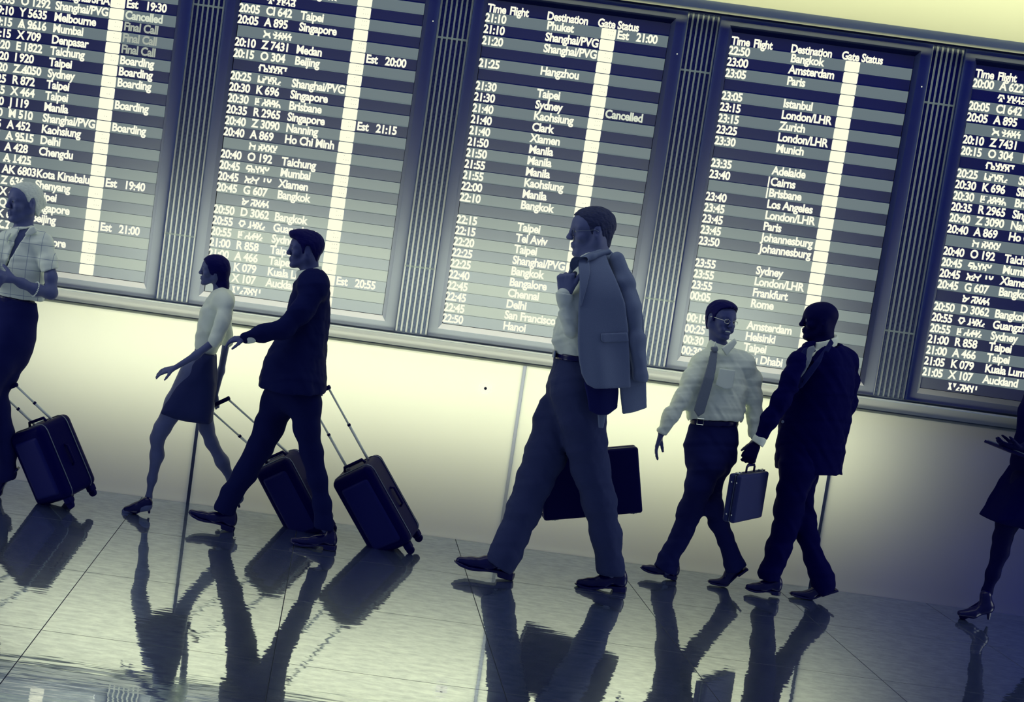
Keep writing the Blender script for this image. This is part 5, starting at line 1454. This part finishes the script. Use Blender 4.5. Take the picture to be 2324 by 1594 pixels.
# ---- the woman at the right edge
def right_woman():
    f1 = zH(480, 1568); Yf = G(*f1)[1]; Yp = Yf + .02
    root = person('woman in a dark skirt and jacket cut off by the right edge', Yp, 2350, 1400)
    hd = Head(*headframe((2386, 790), 84, Yp, 4, 2))
    torso = [zH(960, 60, 120), zH(935, 200, 128), zH(920, 330, 120), zH(905, 430, 130), zH(890, 520, 140)]
    armn = [zH(985, 60, 62, -.16), zH(960, 210, 54, -.2), zH(930, 330, 46, -.22), zH(850, 380, 36, -.24), zH(790, 400, 28, -.25)]
    armf = [zH(960, 60, 56, .16), zH(935, 210, 50, .2), zH(890, 330, 42, .18), zH(820, 380, 32, .1), zH(775, 400, 26, .04)]
    legf = [zH(850, 640, 130, -.03), zH(770, 780, 100, -.03), zH(700, 900, 72, -.02), zH(665, 1010, 58, 0), zH(650, 1100, 54, 0), zH(600, 1250, 42, 0), zH(560, 1370, 30, 0), zH(545, 1455, 28, 0)]
    legb = [zH(900, 640, 125, .05), zH(880, 800, 90, .05), zH(900, 940, 66, .06), zH(930, 1060, 56, .06), zH(985, 1200, 50, .06), zH(1040, 1360, 30, .06), zH(1060, 1455, 28, .06)]
    B = Field(); hd.grow(B, nose=.9, jaw=.9)
    B.rc(hd.w(-.03, 0, -.035), P(*zH(980, -40)[:2], Yp), .045 * hd.s, .05 * hd.s, .02)
    for l, ky, sc in ((torso, 1.2, .82), (armn, 1, .75), (armf, 1, .75), (legf, 1, .97), (legb, 1, .97)): limb(B, l, Yp, .03, ky, sc)
    hand(B, P(*zH(785, 402)[:2], Yp - .25), (-1, .2, -.05), (0, .6, 1), hd.s * .95, curl=(20, 20, 15), thumb=-1)
    hand(B, P(*zH(772, 402)[:2], Yp + .04), (-1, -.2, -.05), (0, -.6, 1), hd.s * .95, curl=(20, 20, 15), thumb=1)
    B.rc(P(*zH(540, 1460)[:2], Yp), P(*zH(400, 1532)[:2], Yp), .032, .022, .02); B.rc(P(*zH(1060, 1460)[:2], Yp + .06), P(*zH(960, 1555)[:2], Yp + .06), .032, .022, .02)
    lo, hi = box_of([P(*zH(640, -330)[:2], Yp), P(*zH(1140, -330)[:2], Yp), P(*zH(340, 1530)[:2], Yp - .25), P(*zH(1120, 1530)[:2], Yp + .25)], .12)
    B.build('body', M['skin_dark'], root, lo, hi, .007)
    hd.face_parts(root)
    H = Field(); prof = [(.088, .082), (.074, .060), (.056, .040), (.044, .010), (.030, -.020), (.004, -.050), (-.004, -.12), (-.14, -.14), (-.16, .18), (.1, .18)]
    hd.hair(H, prof, .012, .012, None, 9, .003).build('hair', M['hair_dark'], root, *bounds([hd.w(f, l, u) for f in (-.15, .12) for l in (-.1, .1) for u in (-.2, .16)], .02), .007)
    J = Field(); limb(J, torso, Yp, .05, 1.25, 1.06)
    for l in (armn[:-1], armf[:-1]): limb(J, l, Yp, .04, 1, 1.05)
    J.rc(P(*zH(965, 30)[:2], Yp - .11), P(*zH(965, 30)[:2], Yp + .11), .07, .07, .05)
    J.disp(folds(.004, .8, 65)); J.build('jacket', M['suit_dark'], root, lo, hi, .008)
    K = Field(); pl = [P(*zH(*q)[:2], Yp)[[0, 2]] for q in ((770, 530), (1010, 540), (1030, 760), (1010, 985), (809, 945), (560, 878), (640, 740), (720, 610))]
    K.panel(pl, Yp, .17, .02, 'u', .085); K.panel(pl, Yp, .3, .004, 'i')
    K.disp(folds(.004, .7, 67)); K.build('skirt', M['suit_dark'], root, lo, hi, .008)
    for toe, heel, Y in ((zH(345, 1535), zH(600, 1560), Yf), (zH(900, 1580), zH(1100, 1540), Yp + .06)):
        T_, H_ = P(*toe, Y), P(*heel, Y); u = T_ - H_; L = np.linalg.norm(u); u /= L; v = np.array((u[2], 0, -u[0])); v = v if v[2] > 0 else -v
        F = Field(); F.rc(T_ - u * .03 + v * .022, H_ + u * L * .55 + v * .03, .017, .028, .02, 1.3); F.rc(H_ + u * L * .55 + v * .03, H_ + u * .04 + v * .075, .028, .036, .02, .9)
        F.rc(H_ + u * .05 + v * .075, H_ + u * .06 + v * .14, .036, .032, .02)
        o = F.build('shoe', M['leather'], root, *bounds([T_, H_, H_ + v * .15], .06), .006)
        MB().tube([H_ + u * .03 + v * .06, H_ + u * .025 + v * .002], [.016, .007], 8).build('heel', M['leather'], o)
    # the folder she carries
    a, b = P(*zH(606, 380)[:2], Yp - .12), P(*zH(900, 500)[:2], Yp - .12); e = b - a; L = np.linalg.norm(e); e /= L; n = np.array((-e[2], 0, e[0]))
    fo = empty('folder', (a + b) / 2, 'dark folder carried open by the woman at the right edge', 'folder')
    MB().obox((a + b) / 2, np.stack([e, (0, 1, 0), n], 1), (L / 2, .12, .008), .003).build('cover', M['leather_case'], fo)
    MB().obox((a + b) / 2 + n * .011, np.stack([e, (0, 1, 0), n], 1), (L / 2 - .012, .11, .003), .001).build('sheet_stack', M['suit_grey'], fo)


# ------------------------------------------------------------------ luggage
def suitcase(label, corners, Y, yaw, depth, pole_to, zf, wheels, plump=.04, pole_m='metal_pole', pole_from=(.5, .28), span=.07):
    """corners: top-left, top-right, bottom-right, bottom-left of the broad silhouette in the photo"""
    TL, TR, BR, BL = [P(*zf(*q)[:2], Y) for q in corners]
    c = (TL + TR + BR + BL) / 4; ez = (TL + TR) / 2 - (BL + BR) / 2; H = np.linalg.norm(ez); ez /= H
    ex = (TR + BR) / 2 - (TL + BL) / 2; ex -= ez * (ex @ ez); W = np.linalg.norm(ex); ex /= W
    ey = np.cross(ez, ex)
    a = math.radians(yaw); ex2 = ex * math.cos(a) + ey * math.sin(a); ey2 = -ex * math.sin(a) + ey * math.cos(a)
    # true width so that width and depth together fill the silhouette
    Wt = max(.2, (W - abs(math.sin(a)) * depth * .55) / abs(math.cos(a)))
    R = np.stack([ex2, ey2, ez], 1)
    at = lambda x, y, z: c + R @ np.array((x, y, z))
    root = empty('suitcase', at(0, 0, -H / 2), label, 'suitcase')
    pts = [at(x * Wt / 2, y * depth / 2, z * H / 2) for x in (-1, 1) for y in (-1, 1) for z in (-1, 1)]
    F = Field().box(c, (Wt / 2, depth / 2, H / 2), R, plump, .01)
    F.build('shell', M['shell'], root, *bounds(pts, .06), .008)
    Field().box(at(0, -depth * .47, -H * .02), (Wt * .36, depth * .07, H * .40), R, .022, .01).build('front_panel', M['shell_panel'], root, *bounds(pts, .08), .008)
    z = MB()
    for s in (-1, 1):
        m = []
        for x, zz in ((-1, -1), (1, -1), (1, 1), (-1, 1)):
            for q in range(4):
                an = {(-1, -1): 180, (1, -1): 270, (1, 1): 0, (-1, 1): 90}[(x, zz)] + q * 30
                m.append(at(x * (Wt / 2 - .045) + math.cos(math.radians(an)) * .047, s * depth * .30, zz * (H / 2 - .045) + math.sin(math.radians(an)) * .047))
        z.tube(m, .0035, 6, closed=True)
    z.build('zip_band', M['steel'], root, smooth=True)
    MB().tube([at(-.07, 0, H / 2 - .005), at(-.06, 0, H / 2 + .022), at(.06, 0, H / 2 + .022), at(.07, 0, H / 2 - .005)], .009, 8).build('carry_handle', M['rubber'], root, smooth=True)
    # side handle and feet
    MB().tube([at(Wt / 2 - .002, 0, -.06), at(Wt / 2 + .018, 0, -.05), at(Wt / 2 + .018, 0, .05), at(Wt / 2 - .002, 0, .06)], .007, 8).build('side_handle', M['rubber'], root, smooth=True)
    for x in (-1, 1):
        for y in (-1, 1):
            p0 = at(x * (Wt / 2 - .04), y * (depth / 2 - .04), -H / 2 - .012)
            hs = MB().obox(p0, R, (.022, .022, .020), .006).build('caster', M['rubber'], root)
            wc = at(x * (Wt / 2 - .04), y * (depth / 2 - .04), -H / 2 - .040)
            MB().lathe(wc - ey2 * .011, [(.010, 0), (.023, .002), (.024, .011), (.023, .020), (.010, .022)], axis=ey2, n=18).build('wheel', M['rubber'], hs)
    if pole_to is not None:
        pe = P(*pole_to[:2], Y + (pole_to[2] if len(pole_to) > 2 else 0))
        sp = MB()
        po = empty('pull_handle', at(0, 0, H / 2)) if False else None
        first = None
        for s in (-1, 1):
            b = at(s * span, depth * .2, H / 2 - .02); e = pe + ex2 * s * span
            t = MB().tube([b, b + (e - b) * .5], .008, 8).build('pole', M[pole_m], root, smooth=True)
            MB().tube([b + (e - b) * .48, e], .006, 8).build('inner_pole', M[pole_m], t, smooth=True)
            MB().lathe(b + (e - b) * .49, [(.010, 0), (.010, .012)], axis=(e - b), n=10).build('collar', M['rubber'], t)
        MB().tube([pe - ex2 * span * 1.15, pe + ex2 * span * 1.15], .012, 10).build('grip', M['rubber'], root, smooth=True)
    return root


big_man(); mid_man(); right_man()
Ym = couple_man(); Yw = couple_woman(); Yl = left_woman(); right_woman()
suitcase('dark trolley case on casters beside the silver-haired woman', [(105, 770), (520, 700), (780, 1240), (335, 1400)], Yl + .06, -32, .27, (P and zF(60, 440)[0], zF(60, 440)[1], -.02), zF, None)
suitcase('dark trolley case trailing behind the suited man, the further right of two', [(1050, 1170), (1262, 1120), (1475, 1440), (1235, 1560)], Ym + .22, -20, .26, zG(985, 800) + (.02,), zG, None)
suitcase('dark trolley case half hidden by the suited man\'s rear leg', [(690, 1130), (890, 1085), (1075, 1410), (860, 1480)], Yw + .20, -20, .24, zG(520, 850) + (-.1,), zG, None)
